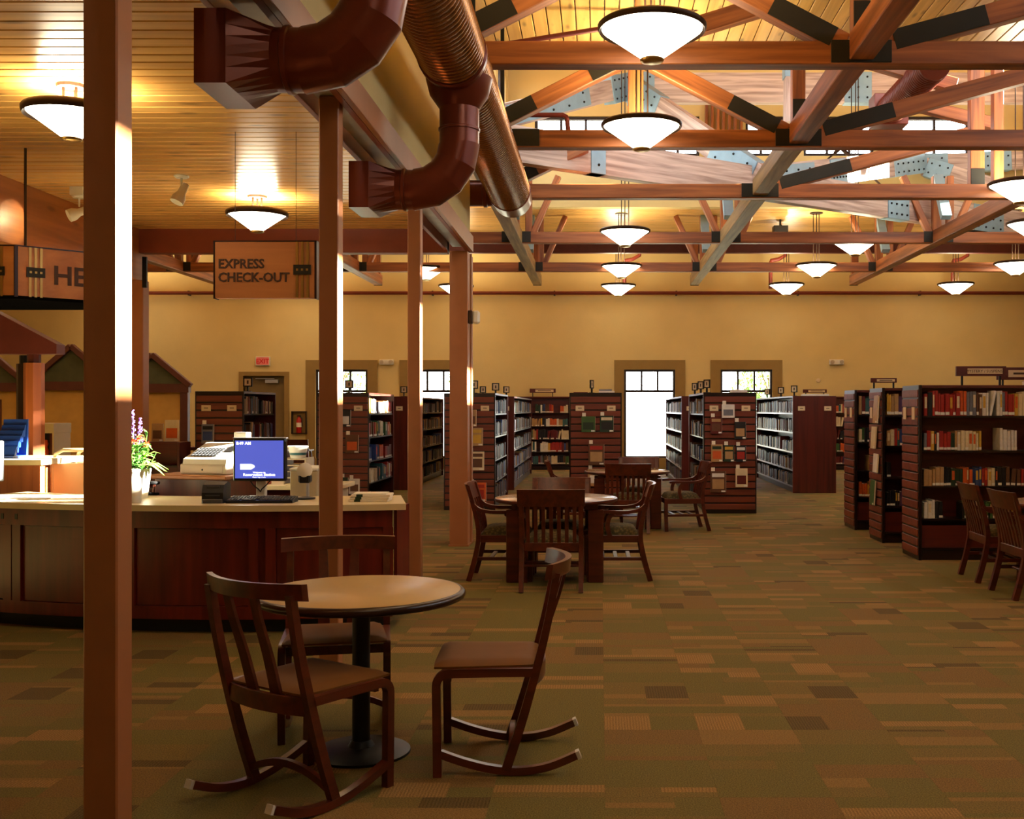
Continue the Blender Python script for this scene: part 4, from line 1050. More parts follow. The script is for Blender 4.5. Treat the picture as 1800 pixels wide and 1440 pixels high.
# middle rows, end panels toward us
DARKP = ['black', 'black', 'brown', 'dark green', 'dark red', 'grey', 'black', 'brown', 'blue', 'tan']
def row(x0, x1, y0, y1, label, slat, fillside=(), glare_lip=False, **k):
    bookcase(x0, x1, y0, y1, 'Y', label, slat, glare_lip=glare_lip)
    for s in fillside:
        side_fill(x1 if s > 0 else x0, y0 + .035, y1 - .035, s, ZSH, rr, gap_p=.12, palette=DARKP, lab_p=.25, **k)
row(-5.66, -4.98, 15.1, 16.6, 'slatted-end bookcase behind the cash register, left of the screen post', True, (1,))
bookcase(-4.33, -3.53, 16.5, 18.5, 'Y', 'slatted-end bookcase with sunlit books between the two middle posts', True)
side_fill(-3.53, 16.54, 18.46, 1, ZSH[1:], rr, lambda cn, i, q: '%s book, %s from the slatted end on %s shelf of the sunlit bookcase' % (cn, ordn(i), SHN[q + 1]), 'books on the sunlit bookcase', gap_p=.14, tmin=.055, tmax=.11)
row(-4.54, -3.74, 21.0, 25.8, 'plain-ended bookcase seen left of the slim post', False, (1,))
row(-2.43, -1.63, 16.8, 19.1, 'slatted-end bookcase with display books beside the widest post', True, (1,))
row(-2.47, -1.67, 21.0, 26.4, 'plain-ended bookcase behind the one beside the widest post', False, (1,))
row(-.47, .33, 16.5, 19.0, 'slatted-end bookcase left of the bright window', True)
row(1.55, 2.35, 16.25, 18.9, 'slatted-end bookcase with seven display books right of the bright window', True, (-1,))
row(1.55, 2.35, 20.6, 25.5, 'plain-ended bookcase behind the seven display books', False, (-1,), glare_lip=True)
row(3.60, 4.41, 20.2, 24.9, 'solid red-brown bookcase end right of the bright aisle', False, (-1,), glare_lip=True)
# cases against the end wall
for (xa, xb, lab) in ((-2.3, -.75, 'wall bookcase at the end of the left aisle, facing us'), (5.7, 7.4, 'wall bookcase glimpsed between the solid end and the right group')):
    t_ = bookcase(xa, xb, 27.95, 28.45, 'X', lab, False, 1.90, False, [.15, .47, .79, 1.13, 1.48])
    for z in [.15, .47, .79, 1.13, 1.48]: shelf_books(xa + .04, 27.98, z, xb - xa - .08, 0, .26, .2, rr, gap_p=.08, tmin=.03, tmax=.06)
# low case left of the register row
t_ = bookcase(-6.25, -5.72, 14.7, 15.1, 'X', 'low bookcase with standing books on top, behind the flowers', False, 1.12, False, [.15, .5, .8])
o = ob('shelved_books', stuff_books, ['cover_' + c.replace(' ', '_') for c in STUFF_COLS]); o['kind'] = 'stuff'; o['label'] = 'rows of mixed books filling the farther bookcases'; o['category'] = 'books'

# face-out books on the slatted ends: (x, y, z, w, h, cover, picture, label, strip)
for a in [(-5.47, 15.07, 1.09, .17, .27, 'grey', 'blue', 'grey display book with blue picture on the slatted end behind the register', 'black'),
          (-3.90, 16.47, 1.30, .20, .26, 'black', 'white', 'black and white display book, topmost on the end by the sunlit case', None),
          (-3.78, 16.47, .90, .20, .28, 'brown', 'orange', 'brown display book with a pale edge on the end by the sunlit case', None),
          (-3.985, 16.47, .90, .10, .17, 'dark_red', 'tan', 'small dark red display book peeking right of the check-out post', None),
          (-3.90, 16.47, .28, .12, .25, 'dark_green', 'white', 'dark green display book low on the end by the sunlit case', None),
          (-3.745, 16.47, .28, .16, .23, 'white', 'brown', 'white display book with landscape low on the end by the sunlit case', None),
          (-1.99, 16.77, 1.30, .14, .26, 'tan', 'brown', 'narrow tan display book at the top beside the widest post', None),
          (-1.93, 16.77, 1.00, .22, .28, 'tan', 'yellow', 'striped tan display book beside the widest post', 'yellow'),
          (-1.92, 16.77, .62, .24, .29, 'cream', 'brown', 'cream display book with brown picture beside the widest post', 'brown'),
          (-1.90, 16.77, .14, .26, .29, 'orange', 'red', 'orange and red display book lowest beside the widest post', 'red'),
          (-.18, 16.47, 1.22, .21, .24, 'green', 'dark_green', 'square green display book left of the bright window', None),
          (.10, 16.47, 1.22, .21, .25, 'dark_green', 'black', 'dark display book with cream title left of the bright window', 'cream'),
          (-.06, 16.47, .72, .24, .32, 'brown', 'tan', 'large display book with red title left of the bright window', 'red'),
          (-.06, 16.47, .40, .26, .26, 'tan', 'white', 'pale display book lowest left of the bright window', None),
          (1.92, 16.22, 1.44, .19, .20, 'white', 'grey', 'white square display book, topmost of seven on the end panel', None),
          (1.74, 16.22, 1.20, .17, .25, 'dark_red', 'brown', 'dark red display book at upper left of seven', 'tan'),
          (2.10, 16.22, 1.12, .17, .26, 'black', 'tan', 'dark display book with tan oval at upper right of seven', None),
          (1.75, 16.22, .78, .17, .26, 'tan', 'orange', 'tan display book, left of the middle three of seven', 'dark_green'),
          (1.93, 16.22, .78, .15, .25, 'dark_green', 'tan', 'dark green display book, centre of the middle three of seven', 'yellow'),
          (2.11, 16.22, .78, .15, .24, 'black', 'red', 'black and red display book, right of the middle three of seven', 'white'),
          (1.77, 16.22, .32, .23, .32, 'brown', 'tan', 'large brown display book at lower left of seven', 'white'),
          (2.12, 16.22, .40, .18, .28, 'cream', 'dark_red', 'cream display book at lower right of seven', None)]:
    display_book(*a[:8], strip=a[8])
for (x, z, w, h, c1, c2, lab) in ((-6.12, 1.12, .16, .25, 'tan', 'brown', 'tan book standing at left on the low bookcase'), (-5.92, 1.12, .2, .3, 'cream', 'orange', 'cream book with orange picture standing on the low bookcase'),
                                  ):
    display_book(x, 14.95, z, w, h, c1, c2, lab, card=False)
# face-out books sticking out from the left-facing slats of the middle right case
for k, (y, z, h, c, lab) in enumerate([(12.8, 1.40, .33, 'tan', 'tan display book on the left-facing slats, highest'), (12.9, 1.10, .26, 'cream', 'cream display book on the left-facing slats, second'),
                                       (12.8, .82, .22, 'white', 'white display book on the left-facing slats, third'), (12.95, .42, .30, 'green', 'green display book on the left-facing slats, lowest')]):
    display_book(3.27, y, z, .2, h, c, None, lab, normal='-X', card=False)

# small framed markers and long signs on top of the cases
def marker(x, y, z, label, rz=0, lit=True):
    t_ = thing('shelf_marker', label, 'sign', (x, y, z), rz, 'small framed markers on the bookcases')
    b_ = MB(); b_.box(-.012, .012, -.012, .012, 0, .07); b_.box(-.05, .05, -.03, .03, 0, .008); ob('stem', b_, 'black_metal', t_)
    b_ = MB()
    for d in ((-.065, .065, -.01, .01, .07, .085), (-.065, .065, -.01, .01, .185, .20), (-.065, -.048, -.01, .01, .085, .185), (.048, .065, -.01, .01, .085, .185)): b_.box(*d)
    ob('frame', b_, 'black_metal', t_); box_ob('card', (-.048, .048, -.004, .004, .085, .185), 'card', t_)
    b_ = MB(); b_.box(-.012, .012, -.0055, -.004, .11, .16); ob('card_print', b_, 'ink', t_)
for (x, y, lab, rz) in [(-5.02, 15.4, 'small marker beside the exit door on the register-side bookcase', 0), (-3.86, 16.62, 'framed marker on the sunlit bookcase, before the leftmost window', 0), (-3.85, 21.2, 'framed marker on the plain case left of the slim post', 0),
                        (-1.98, 16.95, 'framed marker beside the widest post, nearest the alarm', .3), (-1.80, 18.6, 'sunlit marker on the case beside the widest post', .5), (-2.3, 21.2, 'left one of two small markers at the left aisle', .6), (-1.85, 21.3, 'right one of two small markers at the left aisle', .6),
                        (1.62, 16.4, 'marker nearest the display books of three left of the second window', -.9), (1.62, 17.4, 'middle marker of three left of the second window', -.9), (1.62, 18.5, 'farthest marker of three left of the second window', -.9),
                        (3.68, 20.5, 'marker nearest the solid end of three over the bright aisle', -.7), (3.68, 22.0, 'middle marker of three over the bright aisle', -.7), (3.68, 23.8, 'farthest marker of three over the bright aisle', -.7), (-.13, 16.7, 'slim marker standing by a book left of the bright window', 1.2)]:
    marker(x, y, 1.82, lab, rz)
def long_sign(x, y, z, w, h, txt, label, flip=False):
    t_ = thing('shelf_sign', label, 'sign', (x, y, z), 0, 'long signs on the bookcases')
    for sx in (-1, 1): box_ob('stem', (sx * w * .38 - .01, sx * w * .38 + .01, -.01, .01, 0, .10), 'black_metal', t_)
    box_ob('board', (-w / 2, w / 2, -.02, .02, .10, .10 + h), 'dark_red', t_, .003)
    box_ob('label_strip', (-w * .28, w * .42, -.024, -.02, .10 + h * .22, .10 + h * .78), 'card', t_)
    if txt: text_ob(txt, h * .42, 'ink', t_, face_M(w * .07, -.0255, .10 + h * .36), 'lettering', .0005, 'CENTER')
    else: box_ob('print_line', (-w * .18, w * .32, -.0255, -.024, .10 + h * .42, .10 + h * .58), 'ink', t_)
long_sign(4.05, 11.5, 1.82, .53, .105, 'MYSTERY / SUSPENSE', 'long dark sign lettered on a cream strip, on the nearest right bookcase')
long_sign(5.05, 12.95, 1.82, .60, .15, None, 'dark sign cut by the right edge, on the middle right bookcase')
long_sign(3.75, 14.3, 1.82, .34, .06, None, 'small dark sign on the rearmost right bookcase')
long_sign(5.6, 27.9 + .3, 1.90, .62, .09, None, 'dark sign over the solid bookcase end, by the thermostat')
long_sign(-1.5, 28.2, 1.90, .68, .11, None, 'dark sign on the wall bookcase at the end of the left aisle')
# loose things on the cases
for (x, y, w, d, h, c, lab) in [(.10, 16.65, .24, .18, .03, 'white', 'white book lying on the case left of the bright window'), (.08, 16.66, .2, .16, .025, 'grey', 'grey book lying on the white one left of the bright window'), (-.3, 16.7, .22, .16, .014, 'dark red', 'thin dark red folder lying left of the bright window'),
                           (4.05, 20.4, .5, .2, .035, 'white', 'white binder lying on the solid bookcase end'), (4.62, 11.45, .24, .18, .05, 'dark red', 'dark red book lying on the nearest right bookcase'), (2.2, 17.2, .24, .3, .06, 'white', 'white box lying on the display-book case before the second window')]:
    z = 1.82
    if 'on the white one' in lab: z = 1.85
    o = link('flat_book', BM[c]); o.matrix_basis = Matrix.Translation((x - w / 2, y - d / 2, z + h)) @ Matrix.Rotation(PI / 2, 4, 'Y') @ Matrix.Diagonal((h, d, w, 1)); tag(o, lab, 'book')

# ------------------------------------------------------------------ circulation desk (gently bowed front)
DCX, DCY, DRR = -2.6, 12.93, 5.4
def ang(x): return math.asin((x - DCX) / DRR)
def dpt(a, r_): return (DCX + r_ * math.sin(a), DCY - r_ * math.cos(a))
def arc_slab(x0, x1, ro, ri, z0, z1, n=24):
    a0, a1 = ang(x0), ang(x1); b_ = MB(); vs_ = []
    for i in range(n + 1):
        a = a0 + (a1 - a0) * i / n; o_ = dpt(a, DRR + ro); q = dpt(a, DRR + ri)
        vs_ += [(*o_, z0), (*q, z0), (*q, z1), (*o_, z1)]
    fs = [(i * 4 + k, i * 4 + (k + 1) % 4, i * 4 + 4 + (k + 1) % 4, i * 4 + 4 + k) for i in range(n) for k in range(4)] + [(3, 2, 1, 0), tuple(n * 4 + k for k in range(4))]
    return b_.add(vs_, fs)
desk = thing('service_desk', 'long bowed service desk with panelled cherry front and cream counter', 'desk', (0, 0, 0))
XL, XR = -4.95, -1.47
def dp(nm, b_, mat): return ob(nm, b_, mat, desk, smooth=30)
dp('toe_kick', arc_slab(XL, XR - .03, -.08, -.65, 0, .10), 'toe_kick')
dp('carcass', arc_slab(XL, XR, -.035, -.66, .10, .855), 'desk_cherry')
dp('top_rail', arc_slab(XL, XR, 0, -.034, .735, .855), 'desk_cherry')
dp('bottom_rail', arc_slab(XL, XR, 0, -.034, .10, .19), 'desk_cherry')
sx = [-4.90, -4.28, -4.20, -3.30, -2.42, -2.30, -1.50]
for s in sx: dp('stile', arc_slab(s - .035, s + .035, 0, -.034, .19, .735, 2), 'desk_cherry')
edges = [-6.1] + sx + [-1.47]
for i in range(len(sx) - 1):
    if sx[i + 1] - sx[i] > .2: dp('panel', arc_slab(sx[i] + .04, sx[i + 1] - .04, -.022, -.034, .195, .73, 10), 'desk_cherry')
for s in (-4.32, -4.20): dp('inlay', arc_slab(s - .012, s + .012, .002, -.005, .775, .815, 1), 'black_plastic')
dp('counter_top', arc_slab(XL, XR + .09, .05, -.74, .857, .90, 36), 'laminate_cream')
dp('end_panel', MB().box(XR, XR + .022, 7.70, 8.20, .10, .855), 'desk_cherry')
CT = .90
# --- things on the counter
t_ = thing('computer_monitor', 'black flat monitor with a blue screen facing us on the desk', 'monitor', (-2.52, 8.02, CT - .0))
b_ = MB(); b_.cbox(-.195, .195, -.03, .02, .145, .485, .008); ob('housing', b_, 'black_plastic', t_)
t_.scale = (1, 1, .93)
box_ob('top_edge', (-.197, .197, -.028, .022, .485, .492), 'silver', t_)
sc = box_ob('screen', (-.178, .178, -.032, -.0305, .168, .468), 'screen_blue', t_)
text_ob('8:49 AM', .032, 'screen_white', sc, face_M(-.17, -.0335, .436), 'clock_text', .0003, bold=.0006)
b_ = MB(); b_.prism([(-.14, .238), (-.06, .238), (-.038, .252), (-.032, .262), (-.038, .272), (-.06, .282), (-.14, .282)], -.0335, -.0322); ob('screen_button', b_, 'screen_white', sc)
text_ob('Welcome to', .018, 'screen_white', sc, face_M(0.0, -.0335, .209), 'screen_text', .0003, 'CENTER', .0003)
text_ob('Reservation Station', .030, 'screen_white', sc, face_M(0.0, -.0335, .187), 'screen_text', .0003, 'CENTER', .0008)
text_ob('Please log in here', .014, 'screen_white', sc, face_M(0.0, -.0335, .173), 'screen_text', .0003, 'CENTER', .0002)
b_ = MB(); b_.cbox(-.035, .035, .0, .05, .02, .16, .006); ob('neck', b_, 'white_plastic', t_)
b_ = MB(); b_.cbox(-.12, .12, -.09, .12, 0, .02, .008); ob('base', b_, 'grey_plastic', t_)
for s in (-1, 1):
    b_ = MB(); b_.tube([(s * .075, -.01, .15), (s * .05, -.02, .115), (s * .012, -.012, .08), (0, .0, .06)], .005, 6); ob('cable', b_, 'black_plastic', t_)
t_ = thing('keyboard', 'black keyboard lying in front of the blue screen', 'keyboard', (-2.42, 7.74, CT), .03)
b_ = MB(); b_.prism([(-.08, 0), (.08, 0), (.08, .040), (-.08, .018)], -.235, .235, 'YZ'); ob('case', b_, 'black_plastic', t_)
km = MB().cbox(-.0085, .0085, -.0085, .0085, 0, .009, .003).mesh('key', 'grey_plastic')
km2 = MB().cbox(-.05, .05, -.0085, .0085, 0, .009, .003).mesh('key', 'grey_plastic')
for r_i in range(5):
    for k in range(21):
        if r_i == 0 and 4 <= k <= 9:
            if k == 4: link('key', km2, t_, (-.08, -.055, .0205))
            continue
        link('key', km, t_, (-.216 + k * .0216, -.055 + r_i * .026, (.0205 + r_i * .0036)))
t_ = thing('receipt_printer', 'small black receipt printer left of the blue screen', 'printer', (-2.75, 7.74, CT), .06)
b_ = MB(); b_.prism([(-.09, 0), (.10, 0), (.10, .13), (.03, .148), (-.06, .13), (-.09, .075)], -.075, .075, 'YZ'); ob('case', b_, 'black_plastic', t_)
box_ob('paper_slot', (-.05, .05, -.091, -.085, .052, .060), 'grey_plastic', t_); box_ob('front_lip', (-.07, .07, -.10, -.088, .0, .03), 'grey_plastic', t_, .004)
b_ = MB(); b_.box(-.045, .045, -.075, -.055, .108, .122); ob('button_strip', b_, 'grey_plastic', t_)
# paper stack at the right end
for k, (c, lab) in enumerate((('white', 'lowest white brochure stack at the right end of the desk'), ('white', 'middle white brochure stack at the right end of the desk'), ('white', 'top white brochure stack at the right end of the desk'))):
    t_ = thing('brochure_stack', lab, 'brochures', (-1.66 + .006 * k, 7.87, CT + .018 * k), .03 * k, 'brochure stacks')
    box_ob('paper_pile', (-.15, .13, -.10, .10, 0, .0175), 'paper', t_, .003); box_ob('green_band', (-.11, -.065, -.1008, .1008, -.0, .0178), 'cover_dark_green', t_)
box_ob('fanned_sheets', (-.135, .10, -.09, .09, .018, .024), 'paper', t_)
# flatbed / stand scanner right of the screen
t_ = thing('document_camera', 'small white-topped scanner on a stand right of the screen', 'scanner', (-2.19, 8.02, CT))
b_ = MB(); b_.lathe([(.075, 0), (.075, .012), (.02, .02)], 24); ob('base', b_, 'black_plastic', t_, smooth=40)
b_ = MB(); b_.tube([(.02, 0, .015), (.02, 0, .13)], .012, 10); ob('stem', b_, 'silver', t_)
b_ = MB(); b_.cbox(-.045, .045, -.03, .04, .12, .185, .012); ob('body', b_, 'black_plastic', t_)
b_ = MB(); b_.lathe([(.055, -.012), (.058, .0), (.045, .012), (0, .016)], 24, 0, Matrix.Translation((0, -.01, .215)) @ Matrix.Rotation(1.25, 4, 'X')); ob('head', b_, 'white_plastic', t_, smooth=40)
# vase of flowers
t_ = thing('flower_vase', 'white square vase of leafy flowers behind the closest post', 'vase', (-3.46, 8.08, CT))
b_ = MB(); b_.add([(-.055, -.055, 0), (.055, -.055, 0), (.055, .055, 0), (-.055, .055, 0), (-.075, -.075, .22), (.075, -.075, .22), (.075, .075, .22), (-.075, .075, .22), (-.062, -.062, .22), (.062, -.062, .22), (.062, .062, .22), (-.062, .062, .22), (-.05, -.05, .03), (.05, -.05, .03), (.05, .05, .03), (-.05, .05, .03)],
               [(0, 3, 2, 1), (0, 1, 5, 4), (1, 2, 6, 5), (2, 3, 7, 6), (3, 0, 4, 7), (4, 5, 9, 8), (5, 6, 10, 9), (6, 7, 11, 10), (7, 4, 8, 11), (8, 9, 13, 12), (9, 10, 14, 13), (10, 11, 15, 14), (11, 8, 12, 15), (12, 13, 14, 15)]); ob('vase', b_, 'white_plastic', t_)
fr = random.Random(3)
def leaf(b_, base, d, L, w, mi=0):
    d = Vector(d).normalized(); side = d.cross(Vector((0, 0, 1)));
    side = Vector((1, 0, 0)) if side.length < .05 else side.normalized()
    up = side.cross(d); base = Vector(base); p1 = base + d * L * .5 + up * L * .08; p2 = base + d * L - Vector((0, 0, L * .15))
    b_.add([base, p1 - side * w, p2, p1 + side * w, p1 + up * w * .25], [(0, 1, 4), (1, 2, 4), (2, 3, 4), (3, 0, 4)], mi)
stems = MB(); lv = MB(); lv2 = MB()
for k in range(26):
    a = fr.uniform(0, 2 * PI); s_ = fr.uniform(.02, .17); h = fr.uniform(.28, .50)
    top = Vector((s_ * math.cos(a), s_ * math.sin(a), h)); stems.tube([(top.x * .15, top.y * .15, .05), (top.x * .5, top.y * .5, .2), top], .0025, 5)
    for q in range(9):
        f_ = fr.uniform(.45, 1.0); p = Vector((top.x * f_, top.y * f_, .05 + (h - .05) * f_))
        leaf(lv if fr.random() < .6 else lv2, p, (fr.uniform(-1, 1), fr.uniform(-1, 1), fr.uniform(-.3, .8)), fr.uniform(.05, .11), fr.uniform(.012, .022))
for q in range(6): leaf(lv2, (.06, fr.uniform(-.05, .05), .26), (1, fr.uniform(-.5, .5), fr.uniform(-.7, .1)), .16, .022)
ob('stems', stems, 'leaf', t_); o = ob('leaves', lv, 'leaf', t_); o['kind'] = 'stuff'; o = ob('pale_leaves', lv2, 'leaf_light', t_); o['kind'] = 'stuff'
for (x, y, z0_, z1_, mt) in ((-.035, 0, .44, .66, 'flower_purple'), (.0, .05, .42, .60, 'flower_purple')):
    fb = MB()
    for k in range(46):
        z = fr.uniform(z0_, z1_); r_ = .022 * (1 - (z - z0_) / (z1_ - z0_) * .7); a = fr.uniform(0, 2 * PI)
        fb.lathe([(0, -.006), (.007, 0), (0, .007)], 5, 0, Matrix.Translation((x + r_ * math.cos(a), y + r_ * math.sin(a), z)))
    fb.tube([(x * .5, y * .5, .2), (x, y, z1_)], .003, 5); ob('flower_spike', fb, mt, t_)
for (x, y, z, r_) in ((.035, -.04, .44, .045), (.07, .0, .40, .035), (.0, -.07, .42, .035)):
    fb = MB()
    for k in range(30):
        th = fr.uniform(0, 2 * PI); ph = fr.uniform(0, PI * .6); d = Vector((math.sin(ph) * math.cos(th), math.sin(ph) * math.sin(th), math.cos(ph)))
        leaf(fb, Vector((x, y, z)), d, r_, r_ * .28)
    ob('blossom', fb, 'flower_orange', t_)
# jar and cup beside the vase, hit by the sun
t_ = thing('glass_jar', 'tall white jar on the counter right beside the closest post', 'jar', (-3.33, 7.72, CT))
b_ = MB(); b_.lathe([(.045, 0), (.05, .01), (.05, .17), (.038, .19), (.038, .215), (.044, .218), (.044, .24), (0, .242)], 20); ob('body', b_, 'white_plastic', t_, smooth=40)
b_ = MB(); b_.lathe([(.052, .05), (.0525, .052), (.0525, .09), (.052, .092)], 20, cap=False); ob('label_band', b_, 'paper', t_, smooth=40)
# low task chair with a hooped back behind the counter
t_ = thing('task_chair', 'round-backed dark chair behind the counter, left of the register', 'chair', (-3.85, 8.72, 0), .2)
b_ = MB(); b_.lathe([(.22, .44), (.24, .46), (.23, .5), (0, .505)], 24); ob('seat', b_, 'black_plastic', t_, smooth=40)
for z, r_ in ((1.02, .27), (.93, .265)):
    b_ = MB(); b_.tube([(r_ * math.cos(a), r_ * math.sin(a), z - .05 * math.cos(a) ** 2 * (1 if a < PI else 1)) for a in [PI * k / 14 - PI for k in range(15)]], .014, 8); ob('back_hoop', b_, 'black_metal', t_, smooth=40)
for k in range(5):
    a = -PI + PI * (k + .5) / 5
    b_ = MB(); b_.tube([(.20 * math.cos(a), .20 * math.sin(a), .49), (.268 * math.cos(a), .268 * math.sin(a), .96)], .009, 6); ob('spindle', b_, 'chair_wood', t_)
b_ = MB(); b_.tube([(0, 0, .1), (0, 0, .45)], .03, 10); ob('column', b_, 'black_metal', t_)
for k in range(5):
    a = 2 * PI * k / 5; b_ = MB(); b_.tube([(0, 0, .12), (.25 * math.cos(a), .25 * math.sin(a), .055)], .018, 6); b_.lathe([(.0, 0), (.025, .01), (.025, .045), (0, .055)], 10, 0, Matrix.Translation((.25 * math.cos(a), .25 * math.sin(a), 0))); ob('caster_leg', b_, 'black_metal', t_)

# register stand + register + staff counter behind the desk
t_ = thing('register_stand', 'cherry stand with tan top under the cash register', 'stand', (-3.22, 9.0, 0), -.28)
box_ob('body', (-.36, .30, -.27, .27, 0, 1.0), 'cherry', t_, .004)
b_ = MB(); b_.cbox(-.40, .34, -.32, .32, 1.0, 1.035, .008); ob('top', b_, 'sign_wood', t_)
t_ = thing('cash_register', 'cream cash register with keypad, half in sunlight, behind the desk', 'cash register', (-3.17, 9.0, 1.035), -.28)
b_ = MB(); b_.cbox(-.22, .22, -.22, .22, 0, .085, .008); ob('cash_drawer', b_, 'beige_plastic', t_); box_ob('drawer_front', (-.19, .19, -.226, -.219, .012, .072), 'beige_plastic', t_, .002)
b_ = MB(); b_.lathe([(.008, 0), (.008, .004)], 10, 0, Matrix.Translation((.0, -.226, .04)) @ Matrix.Rotation(PI / 2, 4, 'X')); ob('lock', b_, 'black_metal', t_)
b_ = MB(); b_.prism([(-.21, .085), (.2, .085), (.2, .25), (.10, .25), (-.20, .125)], -.20, .21, 'YZ'); ob('housing', b_, 'white_plastic', t_)
Ms = Matrix.Translation((0, -.05, .1885)) @ Matrix.Rotation(math.atan2(.125, .30), 4, 'X')
kb = MB()
for i in range(8):
    for j in range(5): kb.cbox(-.17 + i * .032, -.145 + i * .032, -.11 + j * .032, -.085 + j * .032, -.002, .010, .003, 0, Ms)
o = ob('keys', kb, 'grey_plastic', t_); o['kind'] = 'stuff'
b_ = MB(); b_.box(.09, .17, -.02, .09, -.002, .004, 0, Ms); ob('display', b_, 'black_plastic', t_)
b_ = MB(); b_.cbox(.05, .18, .12, .19, .25, .34, .008); b_.cbox(.10, .13, .14, .17, .2, .26, .004); ob('customer_display', b_, 'white_plastic', t_)
t_ = thing('staff_counter', 'low cream staff counter on maroon panel behind the screen', 'counter', (-2.80, 9.75, 0))
box_ob('top', (-.72, .52, -.30, .30, .86, .90), 'laminate_cream', t_, .004); box_ob('front_panel', (-.68, .30, -.26, -.23, .02, .86), 'cherry', t_)
box_ob('leg_panel', (.36, .46, -.29, .29, 0, .86), 'cream_metal', t_, .004); box_ob('leg_panel', (-.71, -.68, -.28, .28, 0, .86), 'cream_metal', t_)
t_ = thing('paper_tray', 'cream file tower right of the blue screen on the staff counter', 'tray', (-2.70, 9.70, .90))
for k in range(5): box_ob('tier', (-.10, .09, -.14, .14, .055 * k, .055 * k + .008), 'cream_metal', t_)
for s in (-.10, .085): box_ob('side', (s, s + .008, -.14, .14, 0, .235), 'cream_metal', t_)
t_ = thing('cream_bin', 'cream cabinet block right of the blue screen', 'cabinet', (-2.42, 8.95, 0)); box_ob('body', (-.09, .13, -.2, .25, .02, 1.07), 'cream_metal', t_, .006); box_ob('kick', (-.07, .11, -.18, .23, 0, .02), 'black_plastic', t_); box_ob('lid', (-.095, .135, -.21, .26, 1.07, 1.09), 'white_plastic', t_, .004)
t_ = thing('plastic_tub', 'round white tub on the file tower right of the screen', 'tub', (-2.70, 9.66, 1.128))
b_ = MB(); b_.lathe([(.06, 0), (.065, .005), (.085, .10), (.092, .10), (.088, .112), (.078, .11), (.058, .01), (0, .01)], 24); ob('body', b_, 'white_plastic', t_, smooth=40)
b_ = MB(); b_.lathe([(.0705, .03), (.0785, .07)], 24, cap=False); ob('label', b_, 'cover_teal', t_, smooth=40)
for k, (c, lab) in enumerate((('cream', 'leftmost cream file standing behind the receipt printer'), ('tan', 'tan file standing behind the receipt printer'), ('white', 'white file standing behind the receipt printer'), ('orange', 'orange file nearest the screen behind the receipt printer'))):
    o = link('file', BM[c]); o.matrix_basis = Matrix.Translation((-3.20 + .07 * k, 9.5, .90)) @ Matrix.Diagonal((.04, .2, .25 - .02 * k, 1)); tag(o, lab, 'file', 'files on the staff counter')

# ------------------------------------------------------------------ left background
t_ = thing('service_counter', 'second service counter with cream top at the far left', 'counter', (-5.55, 9.35, 0))
box_ob('body', (-1.0, .80, -.30, .35, .0, 1.10), 'orange_wood', t_, .004); box_ob('top', (-1.05, .90, -.35, .40, 1.10, 1.15), 'laminate_cream', t_, .005); box_ob('corner_post', (.80, .86, -.30, -.22, 0, 1.10), 'orange_wood', t_)
t_ = thing('leaflet_rack', 'blue tiered leaflet rack on the far left counter', 'rack', (-5.06, 9.28, 1.15), 0)
for k in range(5):
    b_ = MB(); b_.prism([(-.10 + .035 * k, .045 * k), (-.06 + .035 * k, .045 * k), (-.045 + .035 * k, .045 * k + .10), (-.055 + .035 * k, .045 * k + .10)], -.12, .08, 'YZ'); ob('tier', b_, 'blue_rack', t_)
b_ = MB(); b_.prism([(-.12, 0), (.12, 0), (.13, .33), (.115, .33), (.09, .02), (-.12, .02)], -.125, .085, 'YZ'); ob('back', b_, 'blue_rack', t_)
t_ = thing('computer_monitor', 'grey monitor edge at the left border on the desk', 'monitor', (-4.79, 8.35, CT), 1.2)
b_ = MB(); b_.cbox(-.2, .2, -.02, .02, .10, .42, .008); ob('housing', b_, 'grey_plastic', t_); box_ob('screen', (-.18, .18, -.023, -.021, .12, .40), 'white_plastic', t_); b_ = MB(); b_.cbox(-.03, .03, 0, .04, .0, .2, .006); ob('neck', b_, 'grey_plastic', t_); b_ = MB(); b_.cbox(-.1, .1, -.08, .1, 0, .015, .005); ob('base', b_, 'grey_plastic', t_)
b_ = MB(); b_.box(-.14, .14, -.1, .1, 0, .006); tag(ob('paper_sheet', b_, 'paper', None, (-4.25, 8.05, CT), (0, 0, .2)), 'white papers in the sun on the left part of the desk', 'paper')
# kiosk with a gabled hood on octagonal posts
t_ = thing('catalog_kiosk', 'kiosk with dark red gabled hood on octagonal posts, far left', 'kiosk', (-5.6, 10.2, 0))
b_ = MB(); b_.prism([(-1.75, 2.08), (.57, 2.08), (.57, 2.17), (-.60, 2.79), (-1.75, 2.17)], -.20, -.04); ob('hood', b_, 'kiosk_red', t_)
def octp(cx, cy, r_, z0_, z1_, mat, nm):
    b_ = MB(); b_.lathe([(r_, z0_), (r_, z1_)], 8, 0, Matrix.Translation((cx, cy, 0)) @ Matrix.Rotation(PI / 8, 4, 'Z')); ob(nm, b_, mat, t_)
octp(.30, -.08, .090, 0, 2.0, 'orange_wood', 'post'); octp(.30, -.08, .06, 2.0, 2.08, 'kiosk_red', 'post_neck')
octp(.12, .10, .075, 0, 2.0, 'bronze', 'rear_post'); octp(.12, .10, .05, 2.0, 2.08, 'black_metal', 'rear_neck')
octp(-1.5, -.08, .095, 0, 2.08, 'orange_wood', 'post')
